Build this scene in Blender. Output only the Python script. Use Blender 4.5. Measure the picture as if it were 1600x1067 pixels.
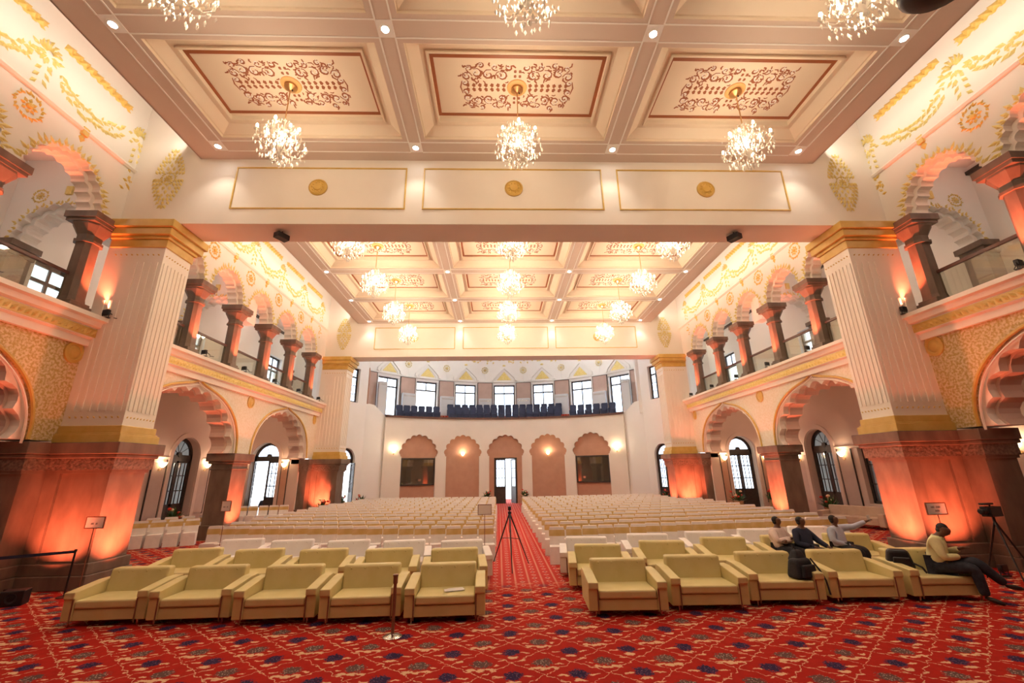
import bpy, bmesh, math, random
from mathutils import Vector, Matrix
from math import sin, cos, pi, sqrt, atan2, exp
random.seed(7)
for o in list(bpy.data.objects): bpy.data.objects.remove(o)
S = bpy.context.scene
COL = S.collection

# ------------------------------------------------------------------ camera
F, PIT, YAW, ROLL, CX, CZ = 664., .2956, .0347, -.0167, -.59, 2.6
f0 = Vector((sin(YAW), cos(YAW), 0)); r0 = Vector((cos(YAW), -sin(YAW), 0)); zz = Vector((0, 0, 1))
fw = cos(PIT)*f0 + sin(PIT)*zz; u0 = -sin(PIT)*f0 + cos(PIT)*zz
rt = cos(ROLL)*r0 + sin(ROLL)*u0; up = -sin(ROLL)*r0 + cos(ROLL)*u0
cam = bpy.data.cameras.new('camera'); co = bpy.data.objects.new('camera', cam); COL.objects.link(co)
M = Matrix((rt, up, -fw)).transposed().to_4x4(); M.translation = Vector((CX, 0, CZ))
co.matrix_world = M
cam.sensor_width = 36; cam.lens = F/1600*36; cam.clip_end = 300; cam.clip_start = .05
S.camera = co
# ------------------------------------------------------------------ world, exposure, big lights
S.view_settings.view_transform = 'Standard'; S.view_settings.look = 'None'
S.view_settings.gamma = 1; S.view_settings.use_curve_mapping = False
S.view_settings.exposure = 0.0
W = bpy.data.worlds.new('sky'); S.world = W; W.use_nodes = True
bg = W.node_tree.nodes['Background']; bg.inputs[0].default_value = (.86, .93, 1, 1); bg.inputs[1].default_value = 4.0
LP = dict(chand=300., down=110., cove=11., up_red=2000., sconce=14., aisle=40.)
WARM = (1, .78, .56)
COVE = (1, .87, .72)
def lamp(name, kind, loc, energy, color, size=.1, to=None, spot=60, blend=.6, sy=None, label=None, cat=None):
    l = bpy.data.lights.new(name, kind); l.energy = energy; l.color = color
    if kind == 'AREA':
        l.shape = 'RECTANGLE' if sy else 'SQUARE'; l.size = size
        if sy: l.size_y = sy
    else: l.shadow_soft_size = size
    if kind == 'SPOT': l.spot_size = math.radians(spot); l.spot_blend = blend
    o = bpy.data.objects.new(name, l); COL.objects.link(o); o.location = loc
    if to is not None: o.rotation_euler = (Vector(to)-Vector(loc)).to_track_quat('-Z', 'Y').to_euler()
    return o
# cove strips on top of the lowered ceiling slab wash the upper side walls
for s in (-1, 1):
    for (ya, yb) in ((-3, 11.8), (13.3, 28.2)):
        lamp('cove_light', 'AREA', (s*10.9, (ya+yb)/2, 13.1), LP['cove']*(yb-ya), COVE, yb-ya, to=(s*12.4, (ya+yb)/2, 13.6), sy=.15)

# ------------------------------------------------------------------ materials
def mat(name, col, rough=.6, metal=0, emit=None, es=0, spec=.5):
    m = bpy.data.materials.new(name); m.use_nodes = True; b = m.node_tree.nodes['Principled BSDF']
    b.inputs['Base Color'].default_value = (*col, 1); b.inputs['Roughness'].default_value = rough
    b.inputs['Metallic'].default_value = metal; b.inputs['Specular IOR Level'].default_value = spec
    if emit: b.inputs['Emission Color'].default_value = (*emit, 1); b.inputs['Emission Strength'].default_value = es
    return m
def noisy(name, c1, c2, scale=4, rough=.7, bump=0, detail=4, metal=0, lo=.35, hi=.65, bs=None, stretch=None):
    m = mat(name, c1, rough, metal); nt = m.node_tree; b = nt.nodes['Principled BSDF']
    tc = nt.nodes.new('ShaderNodeTexCoord'); n = nt.nodes.new('ShaderNodeTexNoise'); n.inputs['Scale'].default_value = scale; n.inputs['Detail'].default_value = detail
    src = tc.outputs['Object']
    if stretch:
        mp = nt.nodes.new('ShaderNodeMapping'); mp.inputs['Scale'].default_value = stretch; nt.links.new(src, mp.inputs[0]); src = mp.outputs[0]
    r = nt.nodes.new('ShaderNodeValToRGB'); r.color_ramp.elements[0].position = lo; r.color_ramp.elements[1].position = hi
    r.color_ramp.elements[0].color = (*c1, 1); r.color_ramp.elements[1].color = (*c2, 1)
    nt.links.new(src, n.inputs['Vector']); nt.links.new(n.outputs['Fac'], r.inputs[0]); nt.links.new(r.outputs[0], b.inputs['Base Color'])
    if bump:
        bp = nt.nodes.new('ShaderNodeBump'); bp.inputs['Strength'].default_value = bump; bp.inputs['Distance'].default_value = .03
        nt.links.new(n.outputs['Fac'], bp.inputs['Height']); nt.links.new(bp.outputs[0], b.inputs['Normal'])
    return m
m_wall = noisy('cream_plaster', (.82, .76, .67), (.86, .80, .71), .6, .75)
m_white = noisy('white_plaster', (.85, .83, .78), (.88, .86, .82), .6, .7)
m_ceil = noisy('ceiling_paint', (.80, .69, .54), (.83, .72, .57), .4, .7)
m_beam = noisy('beam_tan', (.63, .52, .44), (.66, .55, .47), .4, .7)  # plain tone, darker and pinker than the coffers
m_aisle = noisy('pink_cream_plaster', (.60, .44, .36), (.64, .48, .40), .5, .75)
m_mauve = noisy('mauve_fabric', (.50, .27, .18), (.54, .30, .20), 2, .85)
m_mauve2 = noisy('mauve_grey_fabric', (.50, .36, .30), (.54, .39, .33), 2, .85)
m_gold = noisy('gold_paint', (.72, .47, .09), (.80, .57, .16), 9, .4, .3)
m_goldp = noisy('pale_gold_paint', (.74, .58, .17), (.82, .68, .28), 9, .5, .3)
m_goldm = noisy('gold_moulding', (.60, .38, .08), (.68, .46, .13), 3, .38)
m_relief = noisy('gold_relief', (.52, .36, .11), (.74, .60, .36), 15, .6, 1.0, 6, lo=.42, hi=.58)
m_reliefp = noisy('pale_relief', (.77, .68, .52), (.83, .76, .64), 14, .7, .6, 6, lo=.42, hi=.6)
m_stone = noisy('sandstone', (.125, .085, .06), (.19, .13, .095), 3, .55, .4, 8, stretch=(1, 1, .4))
m_stone2 = noisy('carved_sandstone', (.10, .065, .045), (.22, .15, .11), 14, .6, 1., 6)
m_brown = mat('brown_frame_paint', (.33, .10, .035), .5)
m_peach = mat('peach_medallion', (.80, .45, .16), .5)
m_dark = noisy('dark_wood', (.03, .02, .016), (.05, .035, .026), 6, .4)
m_rail = noisy('rail_wood', (.09, .03, .02), (.13, .05, .03), 6, .35)
m_black = mat('black_plastic', (.012, .012, .014), .4)
m_blackf = noisy('black_fabric', (.012, .013, .018), (.02, .02, .028), 20, .8)
m_metal = mat('steel', (.6, .58, .55), .25, 1)
m_brass = mat('brass', (.7, .45, .2), .3, 1)
m_sofa = noisy('yellow_leatherette', (.64, .55, .24), (.69, .60, .29), 3, .5, .05)
m_sofaw = noisy('white_sofa_cover', (.80, .77, .74), (.84, .81, .78), 3, .6)
m_strip = noisy('sofa_wood_trim', (.20, .07, .04), (.26, .10, .05), 12, .4)
m_cover = noisy('white_chair_cover', (.78, .74, .70), (.84, .80, .76), 5, .8, .2)
m_band = noisy('gold_chair_band', (.60, .41, .13), (.74, .56, .27), 2.5, .6, .1)
m_navy = noisy('navy_seat', (.012, .018, .05), (.02, .03, .075), 6, .7)
m_paper = mat('paper', (.8, .78, .72), .7)
m_ink = mat('ink', (.05, .04, .04), .7)
m_green = noisy('leaf_green', (.03, .08, .02), (.07, .15, .04), 8, .6)
m_flowerr = mat('red_petals', (.6, .04, .02), .6)
m_flowery = mat('pale_petals', (.8, .62, .4), .6)
m_pot = noisy('pot', (.35, .22, .10), (.42, .28, .14), 5, .6)
m_ac = mat('white_enamel', (.62, .64, .66), .4)
m_crystal = mat('crystal', (1, .95, .86), .05)
b = m_crystal.node_tree.nodes['Principled BSDF']; b.inputs['Transmission Weight'].default_value = .35
m_bulb = mat('candle_bulb', (1, .9, .7), .4, emit=(1, .80, .52), es=40)
m_lamp = mat('downlight_lens', (1, 1, 1), .4, emit=(1, .96, .92), es=60)
m_shade = mat('sconce_glass', (1, .9, .7), .4, emit=(1, .74, .40), es=9)
m_stage = noisy('stage_curtain', (.20, .10, .07), (.26, .13, .09), 2, .8)
def glassmat(name, tint=(1, 1, 1), gl=.12):
    m = bpy.data.materials.new(name); m.use_nodes = True; nt = m.node_tree; nt.nodes.clear()
    o = nt.nodes.new('ShaderNodeOutputMaterial'); mx = nt.nodes.new('ShaderNodeMixShader'); t = nt.nodes.new('ShaderNodeBsdfTransparent'); g = nt.nodes.new('ShaderNodeBsdfGlossy')
    t.inputs[0].default_value = (*tint, 1); g.inputs['Roughness'].default_value = .03; mx.inputs[0].default_value = gl
    nt.links.new(t.outputs[0], mx.inputs[1]); nt.links.new(g.outputs[0], mx.inputs[2]); nt.links.new(mx.outputs[0], o.inputs[0]); return m
m_glass = glassmat('rail_glass', (.86, .88, .82), .16)
m_pane = glassmat('window_glass', (.92, .95, 1), .06)
m_booth = mat('dark_booth_glass', (.55, .48, .38), .03, .85)
_nt = m_booth.node_tree; _b = _nt.nodes['Principled BSDF']; _mx = _nt.nodes.new('ShaderNodeMixShader'); _d = _nt.nodes.new('ShaderNodeBsdfDiffuse'); _d.inputs[0].default_value = (.05, .045, .03, 1); _mx.inputs[0].default_value = .45
_nt.links.new(_d.outputs[0], _mx.inputs[1]); _nt.links.new(_b.outputs[0], _mx.inputs[2]); _nt.links.new(_mx.outputs[0], _nt.nodes['Material Output'].inputs[0])

# carpet: red ground, diamond vine lattice, navy and grey flowers
def carpet():
    m = mat('patterned_red_carpet', (.4, .02, .02), .9, spec=.1); nt = m.node_tree; bs = nt.nodes['Principled BSDF']
    def mth(op, a, b=None, c=None):
        n = nt.nodes.new('ShaderNodeMath'); n.operation = op
        for i, x in enumerate((a, b, c)):
            if x is None: continue
            if isinstance(x, (int, float)): n.inputs[i].default_value = x
            else: nt.links.new(x, n.inputs[i])
        return n.outputs[0]
    def sstep(x, lo, hi):
        n = nt.nodes.new('ShaderNodeMapRange'); n.interpolation_type = 'SMOOTHSTEP'
        nt.links.new(x, n.inputs[0]); n.inputs[1].default_value = lo; n.inputs[2].default_value = hi; return n.outputs[0]
    def mix(f, a, b):
        n = nt.nodes.new('ShaderNodeMix'); n.data_type = 'RGBA'
        nt.links.new(f, n.inputs[0])
        for s, x in ((6, a), (7, b)):
            if isinstance(x, tuple): n.inputs[s].default_value = (*x, 1)
            else: nt.links.new(x, n.inputs[s])
        return n.outputs[2]
    tc = nt.nodes.new('ShaderNodeTexCoord'); nz = nt.nodes.new('ShaderNodeTexNoise'); nz.inputs['Scale'].default_value = 9; nz.inputs['Detail'].default_value = 3
    nt.links.new(tc.outputs['Object'], nz.inputs['Vector'])
    sp = nt.nodes.new('ShaderNodeSeparateXYZ'); nt.links.new(tc.outputs['Object'], sp.inputs[0])
    sc = nt.nodes.new('ShaderNodeSeparateColor'); nt.links.new(nz.outputs['Color'], sc.inputs[0])
    X = mth('MULTIPLY_ADD', sc.outputs[0], .14, sp.outputs[0]); Y = mth('MULTIPLY_ADD', sc.outputs[1], .14, sp.outputs[1])
    p = mth('DIVIDE', mth('ADD', X, .35), .875); q = mth('DIVIDE', mth('SUBTRACT', Y, 6.755), .765)
    def cell(off):
        a = mth('MULTIPLY', mth('SUBTRACT', mth('FRACT', mth('ADD', p, .5+off)), .5), .875)
        b = mth('MULTIPLY', mth('SUBTRACT', mth('FRACT', mth('ADD', q, .5+off)), .5), .765)
        return a, b
    nf = nt.nodes.new('ShaderNodeTexNoise'); nf.inputs['Scale'].default_value = 30; nf.inputs['Detail'].default_value = 2; nt.links.new(tc.outputs['Object'], nf.inputs['Vector'])
    jag = mth('MULTIPLY', mth('SUBTRACT', nf.outputs['Fac'], .5), 3.2)
    def blob(a, b, ca, cb, ra, rb, soft=.25):
        u = mth('DIVIDE', mth('SUBTRACT', a, ca), ra); v = mth('DIVIDE', mth('SUBTRACT', b, cb), rb)
        d = mth('ADD', mth('ADD', mth('MULTIPLY', u, u), mth('MULTIPLY', v, v)), jag); r = sstep(d, 1+soft, 1-soft)
        return r
    mx_ = lambda a, b: mth('MAXIMUM', a, b)
    a, b_ = cell(0); c, d = cell(.5)
    # vines
    pa = mth('ABSOLUTE', mth('DIVIDE', a, .875)); qb = mth('ABSOLUTE', mth('DIVIDE', b_, .765))
    wob = mth('MULTIPLY', mth('SINE', mth('MULTIPLY', a, 34)), .022)
    ln = mth('ABSOLUTE', mth('ADD', mth('SUBTRACT', mth('ADD', pa, qb), .5), wob)); vine = mth('MULTIPLY', sstep(ln, .017, .006), sstep(nf.outputs['Fac'], .36, .46))
    aa = mth('ABSOLUTE', a); ca = mth('ABSOLUTE', c)
    cream = mx_(vine, mx_(blob(aa, b_, .20, -.03, .075, .022), blob(a, b_, 0, -.185, .085, .04)))
    cream = mx_(cream, mx_(blob(aa, b_, .27, .17, .035, .02), blob(ca, d, .12, -.17, .08, .032)))
    cream = mx_(cream, mx_(blob(c, d, 0, -.20, .07, .045), blob(ca, d, .22, -.06, .05, .018)))
    cream = mx_(cream, blob(ca, d, .30, .10, .05, .016))
    n2 = nt.nodes.new('ShaderNodeTexVoronoi'); n2.inputs['Scale'].default_value = 34; nt.links.new(tc.outputs['Object'], n2.inputs['Vector'])
    speck = sstep(n2.outputs['Distance'], .36, .24)
    navy = blob(a, b_, 0, .0, .125, .125, .35); navyc = mix(mth('MULTIPLY', speck, .45), (.025, .014, .05), (.26, .15, .22))
    grey = blob(c, d, 0, .0, .135, .12, .35); greyc = mix(mth('MULTIPLY', speck, .8), (.10, .055, .05), (.50, .40, .30))
    red = mix(sc.outputs[2], (.26, .010, .006), (.42, .016, .010))
    col = mix(mth('MULTIPLY', cream, .9), red, (.68, .46, .27)); col = mix(navy, col, navyc); col = mix(grey, col, greyc)
    # aisle runner: lengthwise lines with small repeated motifs
    x0 = mth('ADD', sp.outputs[0], 0.03)
    st = mth('ABSOLUTE', mth('SUBTRACT', mth('FRACT', mth('ADD', mth('DIVIDE', x0, .33), .5)), .5)); line = sstep(st, .40, .46)
    mo = mth('ABSOLUTE', mth('SUBTRACT', mth('FRACT', mth('DIVIDE', Y, .34)), .5)); md = mth('ADD', mth('MULTIPLY', st, 2.2), mth('MULTIPLY', mo, 1.6)); motif = sstep(md, .55, .42); ring = mth('SUBTRACT', motif, sstep(md, .36, .26))
    rc = mix(sc.outputs[2], (.40, .03, .025), (.52, .05, .04)); rc = mix(mth('MULTIPLY', line, .6), rc, (.62, .34, .24)); rc = mix(mth('MULTIPLY', ring, .75), rc, (.70, .45, .34)); rc = mix(mth('MULTIPLY', sstep(md, .22, .15), .7), rc, (.08, .03, .10))
    inr = mth('MULTIPLY', sstep(mth('ABSOLUTE', sp.outputs[0]), 1.02, .98), sstep(sp.outputs[1], 10.6, 12.0))
    col = mix(inr, col, rc)
    nt.links.new(col, bs.inputs['Base Color'])
    return m
m_carpet = carpet()

# ------------------------------------------------------------------ mesh builder
IDF = lambda u, v, h: (u, v, h)
def frame(o, U, V, H):
    o, U, V, H = map(Vector, (o, U, V, H))
    return lambda u, v, h: tuple(o + U*u + V*v + H*h)
class MB:
    def __init__(s): s.v = []; s.f = []
    def add(s, vs, fs):
        n = len(s.v); s.v += [tuple(x) for x in vs]; s.f += [tuple(n+i for i in f) for f in fs]; return s
    def box(s, x0, x1, y0, y1, z0, z1, T=IDF):
        vs = [T(x, y, z) for z in (z0, z1) for y in (y0, y1) for x in (x0, x1)]
        return s.add(vs, [(0, 2, 3, 1), (4, 5, 7, 6), (0, 1, 5, 4), (2, 6, 7, 3), (0, 4, 6, 2), (1, 3, 7, 5)])
    def prism(s, poly, h0, h1, T=IDF):
        n = len(poly); vs = [T(u, v, h0) for u, v in poly] + [T(u, v, h1) for u, v in poly]
        return s.add(vs, [tuple(range(n)), tuple(range(2*n-1, n-1, -1))] + [(i, (i+1) % n, n+(i+1) % n, n+i) for i in range(n)])
    def sweep(s, prof, u0, u1, T=IDF):     # closed profile in (h,v) swept along u
        n = len(prof); vs = [T(u, v, h) for u in (u0, u1) for h, v in prof]
        return s.add(vs, [tuple(range(n)), tuple(range(2*n-1, n-1, -1))] + [(i, (i+1) % n, n+(i+1) % n, n+i) for i in range(n)])
    def tube(s, path, r, n=6, cap=True):
        P = [Vector(p) for p in path]; m = len(P); rr = r if isinstance(r, (list, tuple)) else [r]*m
        ref = None; vs = []
        for i in range(m):
            d = (P[min(i+1, m-1)]-P[max(i-1, 0)]).normalized()
            if ref is None: ref = Vector((0, 0, 1)) if abs(d.z) < .9 else Vector((1, 0, 0))
            a = d.cross(ref)
            if a.length < 1e-4: a = d.orthogonal()
            a.normalize(); c = a.cross(d); ref = c
            for k in range(n):
                t = 2*pi*k/n; vs.append(P[i]+rr[i]*(cos(t)*a+sin(t)*c))
        fs = [(i*n+k, i*n+(k+1) % n, (i+1)*n+(k+1) % n, (i+1)*n+k) for i in range(m-1) for k in range(n)]
        if cap: fs += [tuple(range(n)), tuple((m-1)*n+k for k in range(n-1, -1, -1))]
        return s.add(vs, fs)
    def lathe(s, prof, n=16, o=(0, 0, 0), T=None):
        T = T or (lambda x, y, z: (x+o[0], y+o[1], z+o[2])); vs = []; m = len(prof)
        for r, z in prof: vs += [T(r*cos(2*pi*k/n), r*sin(2*pi*k/n), z) for k in range(n)]
        fs = [(i*n+k, i*n+(k+1) % n, (i+1)*n+(k+1) % n, (i+1)*n+k) for i in range(m-1) for k in range(n)]
        if tuple(prof[0]) != tuple(prof[-1]): fs += [tuple(range(n-1, -1, -1)), tuple((m-1)*n+k for k in range(n))]
        return s.add(vs, fs)
    def ell(s, c, r, n=10, m=6, R=None):
        vs = []; fs = []; R = R or Matrix.Identity(3)
        for i in range(m+1):
            ph = pi*i/m
            for k in range(n):
                vs.append(Vector(c)+R @ Vector((r[0]*sin(ph)*cos(2*pi*k/n), r[1]*sin(ph)*sin(2*pi*k/n), -r[2]*cos(ph))))
        fs = [(i*n+k, i*n+(k+1) % n, (i+1)*n+(k+1) % n, (i+1)*n+k) for i in range(m) for k in range(n)]
        return s.add(vs, fs)
    def leaf(s, u, v, ang, L, w, h=.03, T=IDF):
        c, d = cos(ang), sin(ang); P = lambda a, b, hh: T(u+a*c-b*d, v+a*d+b*c, hh)
        return s.add([P(0, 0, 0), P(L*.45, -w/2, 0), P(L, 0, h*.3), P(L*.45, w/2, 0), P(L*.4, 0, h)], [(0, 1, 4), (1, 2, 4), (2, 3, 4), (3, 0, 4)])
    def rib(s, pts, w, h=.015, T=IDF):      # tapering flat ribbon along 2D points
        m = len(pts); vs = []
        for i, (u, v) in enumerate(pts):
            a = pts[max(i-1, 0)]; b = pts[min(i+1, m-1)]; dx, dy = b[0]-a[0], b[1]-a[1]; l = sqrt(dx*dx+dy*dy) or 1
            ww = w*(.35+.65*sin(pi*(i+.5)/m))/2
            vs += [T(u-dy/l*ww, v+dx/l*ww, 0), T(u, v, h), T(u+dy/l*ww, v-dx/l*ww, 0)]
        fs = []
        for i in range(m-1):
            for k in range(2): fs.append((3*i+k, 3*i+k+1, 3*i+k+4, 3*i+k+3))
        return s.add(vs, fs)
    def build(s, name, m, parent=None, label=None, cat=None, group=None, kind=None, smooth=False, bevel=0, loc=None, post=None):
        me = bpy.data.meshes.new(name); me.from_pydata(s.v, [], s.f)
        bm = bmesh.new(); bm.from_mesh(me); bmesh.ops.remove_doubles(bm, verts=bm.verts, dist=1e-5)
        if post: post(bm)
        bmesh.ops.recalc_face_normals(bm, faces=bm.faces); bm.to_mesh(me); bm.free()
        if smooth:
            for p in me.polygons: p.use_smooth = True
        me.materials.append(m); o = bpy.data.objects.new(name, me); COL.objects.link(o)
        if loc: o.location = loc
        if parent: o.parent = parent
        if bevel:
            bv = o.modifiers.new('bevel', 'BEVEL'); bv.width = bevel; bv.segments = 3; bv.limit_method = 'ANGLE'
        return tag(o, label, cat, group, kind)
def tag(o, label=None, cat=None, group=None, kind=None):
    if label: o['label'] = label
    if cat: o['category'] = cat
    if group: o['group'] = group
    if kind: o['kind'] = kind
    return o
def empty(name, loc=(0, 0, 0), rz=0, label=None, cat=None, group=None, kind=None):
    o = bpy.data.objects.new(name, None); COL.objects.link(o); o.location = loc; o.rotation_euler = (0, 0, rz); o.empty_display_size = .2
    return tag(o, label, cat, group, kind)
def kids(o): return [c for c in KID.get(o.name, [])]
KID = {}
def index_kids():
    KID.clear()
    for o in bpy.data.objects:
        if o.parent: KID.setdefault(o.parent.name, []).append(o)
def copy_tree(o, parent=None):
    c = o.copy(); COL.objects.link(c)
    if parent: c.parent = parent
    for ch in kids(o): copy_tree(ch, c)
    return c
ORD = ['first', 'second', 'third', 'fourth', 'fifth', 'sixth', 'seventh', 'eighth', 'ninth', 'tenth', 'eleventh', 'twelfth', 'thirteenth', 'fourteenth', 'fifteenth', 'sixteenth', 'seventeenth', 'eighteenth', 'nineteenth', 'twentieth', 'twenty-first', 'twenty-second']
SIDE = {-1: 'left', 1: 'right'}

# ------------------------------------------------------------------ arch helpers
def resample(P, n):
    L = [0]
    for a, b in zip(P, P[1:]): L.append(L[-1]+math.dist(a, b))
    out = []; j = 0
    for i in range(n+1):
        t = L[-1]*i/n
        while j < len(L)-2 and L[j+1] < t: j += 1
        k = (t-L[j])/((L[j+1]-L[j]) or 1); out.append((P[j][0]+(P[j+1][0]-P[j][0])*k, P[j][1]+(P[j+1][1]-P[j][1])*k))
    return out
def basearch(cu, zs, hw, H, n=60, tip=0, tw=.35):
    out = []
    e = (H*H-hw*hw)/(2*hw)
    for i in range(n+1):
        if e >= 0:
            x = -hw+2*hw*i/n; R = hw+e; xx = -abs(x); v = sqrt(max(R*R-(xx-e)**2, 0)) if True else 0
            # denser near the springing
            t = pi*i/n; x = -hw*cos(t); xx = -abs(x); v = sqrt(max(R*R-(xx-e)**2, 0))
        else:
            t = pi*i/n; x = -hw*cos(t); v = H*abs(sin(t))**.85
        v += tip*exp(-abs(x)/tw); out.append((cu+x, zs+v))
    out[0] = (cu-hw, zs); out[-1] = (cu+hw, zs)
    return out
def cusped(cu, zs, hw, H, nf, sag=.30, k=5, tip=0):
    B = resample(basearch(cu, zs, hw, H, 80, tip), nf); out = [B[0]]
    for a, b in zip(B, B[1:]):
        dx, dy = b[0]-a[0], b[1]-a[1]; L = sqrt(dx*dx+dy*dy); nx, ny = -dy/L, dx/L
        for i in range(1, k+1):
            t = i/k; s_ = sag*L*4*t*(1-t); out.append((a[0]+dx*t+nx*s_, a[1]+dy*t+ny*s_))
    return out
def notch_wall(u0, u1, z0, z1, arches):
    poly = [(u0, z1), (u0, z0)]
    for A in arches: poly += A
    poly += [(u1, z0), (u1, z1)]
    return poly
def rosette(mb, u, v, r, T, n=10):
    mb.lathe([(r*.20, 0), (r*.18, .06), (r*.08, .08), (.001, .08)], 8, T=lambda x, y, z: T(u+x, v+y, z))
    for k in range(8):
        a = 2*pi*k/8; mb.leaf(u+cos(a)*r*.2, v+sin(a)*r*.2, a, r*.34, r*.26, .05, T)
    m_ = 18
    for k in range(m_):
        a = 2*pi*k/m_; mb.leaf(u+cos(a)*r*.70, v+sin(a)*r*.70, a+pi/2-.5, r*.36, r*.17, .045, T)
        if k % 2: mb.leaf(u+cos(a)*r*.72, v+sin(a)*r*.72, a+random.uniform(-.4, .4), r*.32, r*.16, .04, T)
def fringe(mb, path, T, L=.26, step=.2, inset=.0):
    n = max(4, int(sum(math.dist(a, b) for a, b in zip(path, path[1:]))/step)); Q = resample(path, n)
    for i in range(1, n):
        a, b = Q[i-1], Q[i+1]; ang = atan2(b[1]-a[1], b[0]-a[0])+pi/2
        mb.leaf(Q[i][0], Q[i][1], ang+random.uniform(-.35, .35), L*random.uniform(.7, 1.15), L*.42, .04, T)
        mb.leaf(Q[i][0], Q[i][1], ang-.9, L*.55, L*.3, .03, T)
def palmette(mb, u, v, s, T):
    for k in range(7):
        a = pi/2+(k-3)*.38; L = s*(.46-.03*abs(k-3))
        mb.rib([(u+cos(a)*.08, v+sin(a)*.08), (u+cos(a+.15)*L*.6, v+sin(a+.15)*L*.6), (u+cos(a)*L, v+sin(a)*L), (u+cos(a+.25)*L*.8, v+sin(a+.25)*L*.8)], s*.085, .04, T)
    for k in range(16):
        a = random.uniform(pi*.9, pi*2.1); d = random.uniform(.05, .40)*s; mb.leaf(u+cos(a)*d, v-.05+sin(a)*d, a+random.uniform(-.6, .6), s*.24, s*.13, .05, T)
    for k in range(6):
        q = (-1)**k; mb.leaf(u+q*.05, v-s*(.42+.13*k), -pi/2+q*.7, s*.28, s*.14, .05, T)
def swag(mb, ua, ub, v, dip, T, n=14, L=.22):
    for off in (0, -.24):
        for i in range(n):
            t = (i+.5)/n; uu = ua+(ub-ua)*t; vv = v+off-dip*4*t*(1-t)
            sl = -dip*4*(1-2*t)/(ub-ua); ang = atan2(sl, 1)
            mb.leaf(uu, vv, ang+random.uniform(-.6, .6), L*1.15, L*.62, .05, T)
            if random.random() < .75: mb.leaf(uu, vv, ang+random.choice((-1.2, 1.2)), L*.7, L*.35, .03, T)
def cable(mb, ua, ub, v, T, r=.085):
    n = int((ub-ua)/.20)
    for i in range(n):
        u = ua+(i+.5)*(ub-ua)/n; mb.leaf(u-.14, v-.12, .72, .38, .26, .09, T); mb.leaf(u-.02, v+.07, -.4, .2, .12, .06, T); mb.leaf(u-.04, v-.1, -.3, .18, .08, .05, T)
# ------------------------------------------------------------------ floor
b = MB(); b.box(-16.8, 16.8, -3.7, 44, -.1, 0); floor = b.build('floor', m_carpet, kind='structure')

# ------------------------------------------------------------------ ceiling
ceil = empty('ceiling', kind='structure')
ZC = 12.64; XB = [-9.44, -3.2, 3.2, 9.44]; ZP = 13.03
YB1 = [-4.02, -.17, 3.68, 7.53, 11.38]; YB2 = [13.1, 16.43, 20.28, 24.13, 27.98]
def cellpoly(mb, x0, x1, y0, y1):
    ix0, ix1, iy0, iy1 = x0+.35, x1-.35, y0+.35, y1-.35
    q = [(x0, y0, ZC), (x1, y0, ZC), (x1, y1, ZC), (x0, y1, ZC), (ix0, iy0, ZC), (ix1, iy0, ZC), (ix1, iy1, ZC), (ix0, iy1, ZC)]
    mb.add(q, [(0, 1, 5, 4), (1, 2, 6, 5), (2, 3, 7, 6), (3, 0, 4, 7)])
def coffer_mb(hx, hy):
    mb = MB(); rings = [(hx, hy, 0), (hx, hy, .09), (hx-.04, hy-.04, .09), (hx-.30, hy-.26, .30), (hx-.44, hy-.40, .30), (hx-.44, hy-.40, .24), (hx-.50, hy-.46, .24), (hx-.50, hy-.46, ZP-ZC)]
    vs = []
    for x, y, z in rings: vs += [(-x, -y, ZC+z), (x, -y, ZC+z), (x, y, ZC+z), (-x, y, ZC+z)]
    fs = [(4*i+k, 4*i+(k+1) % 4, 4*i+4+(k+1) % 4, 4*i+4+k) for i in range(len(rings)-1) for k in range(4)]
    n = len(rings)*4-4; fs.append((n, n+1, n+2, n+3)); mb.add(vs, fs); return mb
def downT(u, v, h): return (u, v, ZP-h)
def ornament_mb():
    br = MB(); pl = MB(); rnd = random.Random(3)
    def spiral(u, v, r, a0, turns, sg):
        return [(u+r*(1-t*.75)*cos(a0+sg*t*turns*2*pi), v+r*(1-t*.75)*sin(a0+sg*t*turns*2*pi)) for t in [i/9 for i in range(10)]]
    for sx in (-1, 1):
        for sy in (-1, 1):
            def put(pts, w, dst): dst.rib([(sx*x, sy*y) for x, y in pts], w, .012, downT)
            for (u, v, r, a, tn, sg) in [(.42, .36, .19, 0, 1.1, 1), (.78, .40, .17, 2, 1.1, -1), (1.10, .44, .16, 1, 1.1, 1), (1.36, .34, .15, 3, 1.2, -1), (.60, .62, .10, 4, 1, 1), (.22, .62, .10, 1, 1, -1), (.98, .68, .09, 1, 1, 1), (1.28, .58, .10, 5, 1, 1), (1.42, .14, .10, 2, 1, 1)]:
                put(spiral(u, v, r, a, tn, sg), .05, br); put(spiral(u+.015, v+.03, r*.72, a+.5, tn, sg), .045, pl)  # pale swirls set beside the brown curls
            for i in range(34):
                x = rnd.uniform(.15, 1.5); lim = .74-.18*max(0, x-1.0); y = rnd.uniform(.20, lim)
                a = rnd.uniform(0, 6.28); l = rnd.uniform(.08, .17)
                put([(x, y), (x+l*.5*cos(a), y+l*.5*sin(a)), (x+l*cos(a+.5), y+l*sin(a+.5))], rnd.uniform(.035, .06), br)
            for i in range(7):
                x = .34+.165*i; put([(x, .02), (x+.03, .06), (x, .125)], .10, br)
            for i in range(2):
                y = .36+.15*i; put([(.03, y), (.06, y), (.10, y)], .10, br)
    br2 = [(1.50, -.20), (1.55, 0), (1.50, .2)]
    for sx in (-1, 1): br.rib([(sx*a, c) for a, c in br2], .04, .012, downT)
    return br, pl
cm = coffer_mb(3.12-.35, 1.925-.35)
br, pl = ornament_mb()
b = MB()
for k in range(4):
    hx, hy, w = 2.27, 1.0, .085
bf = MB(); hx, hy, w = 2.27, 1.0, .09
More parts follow.
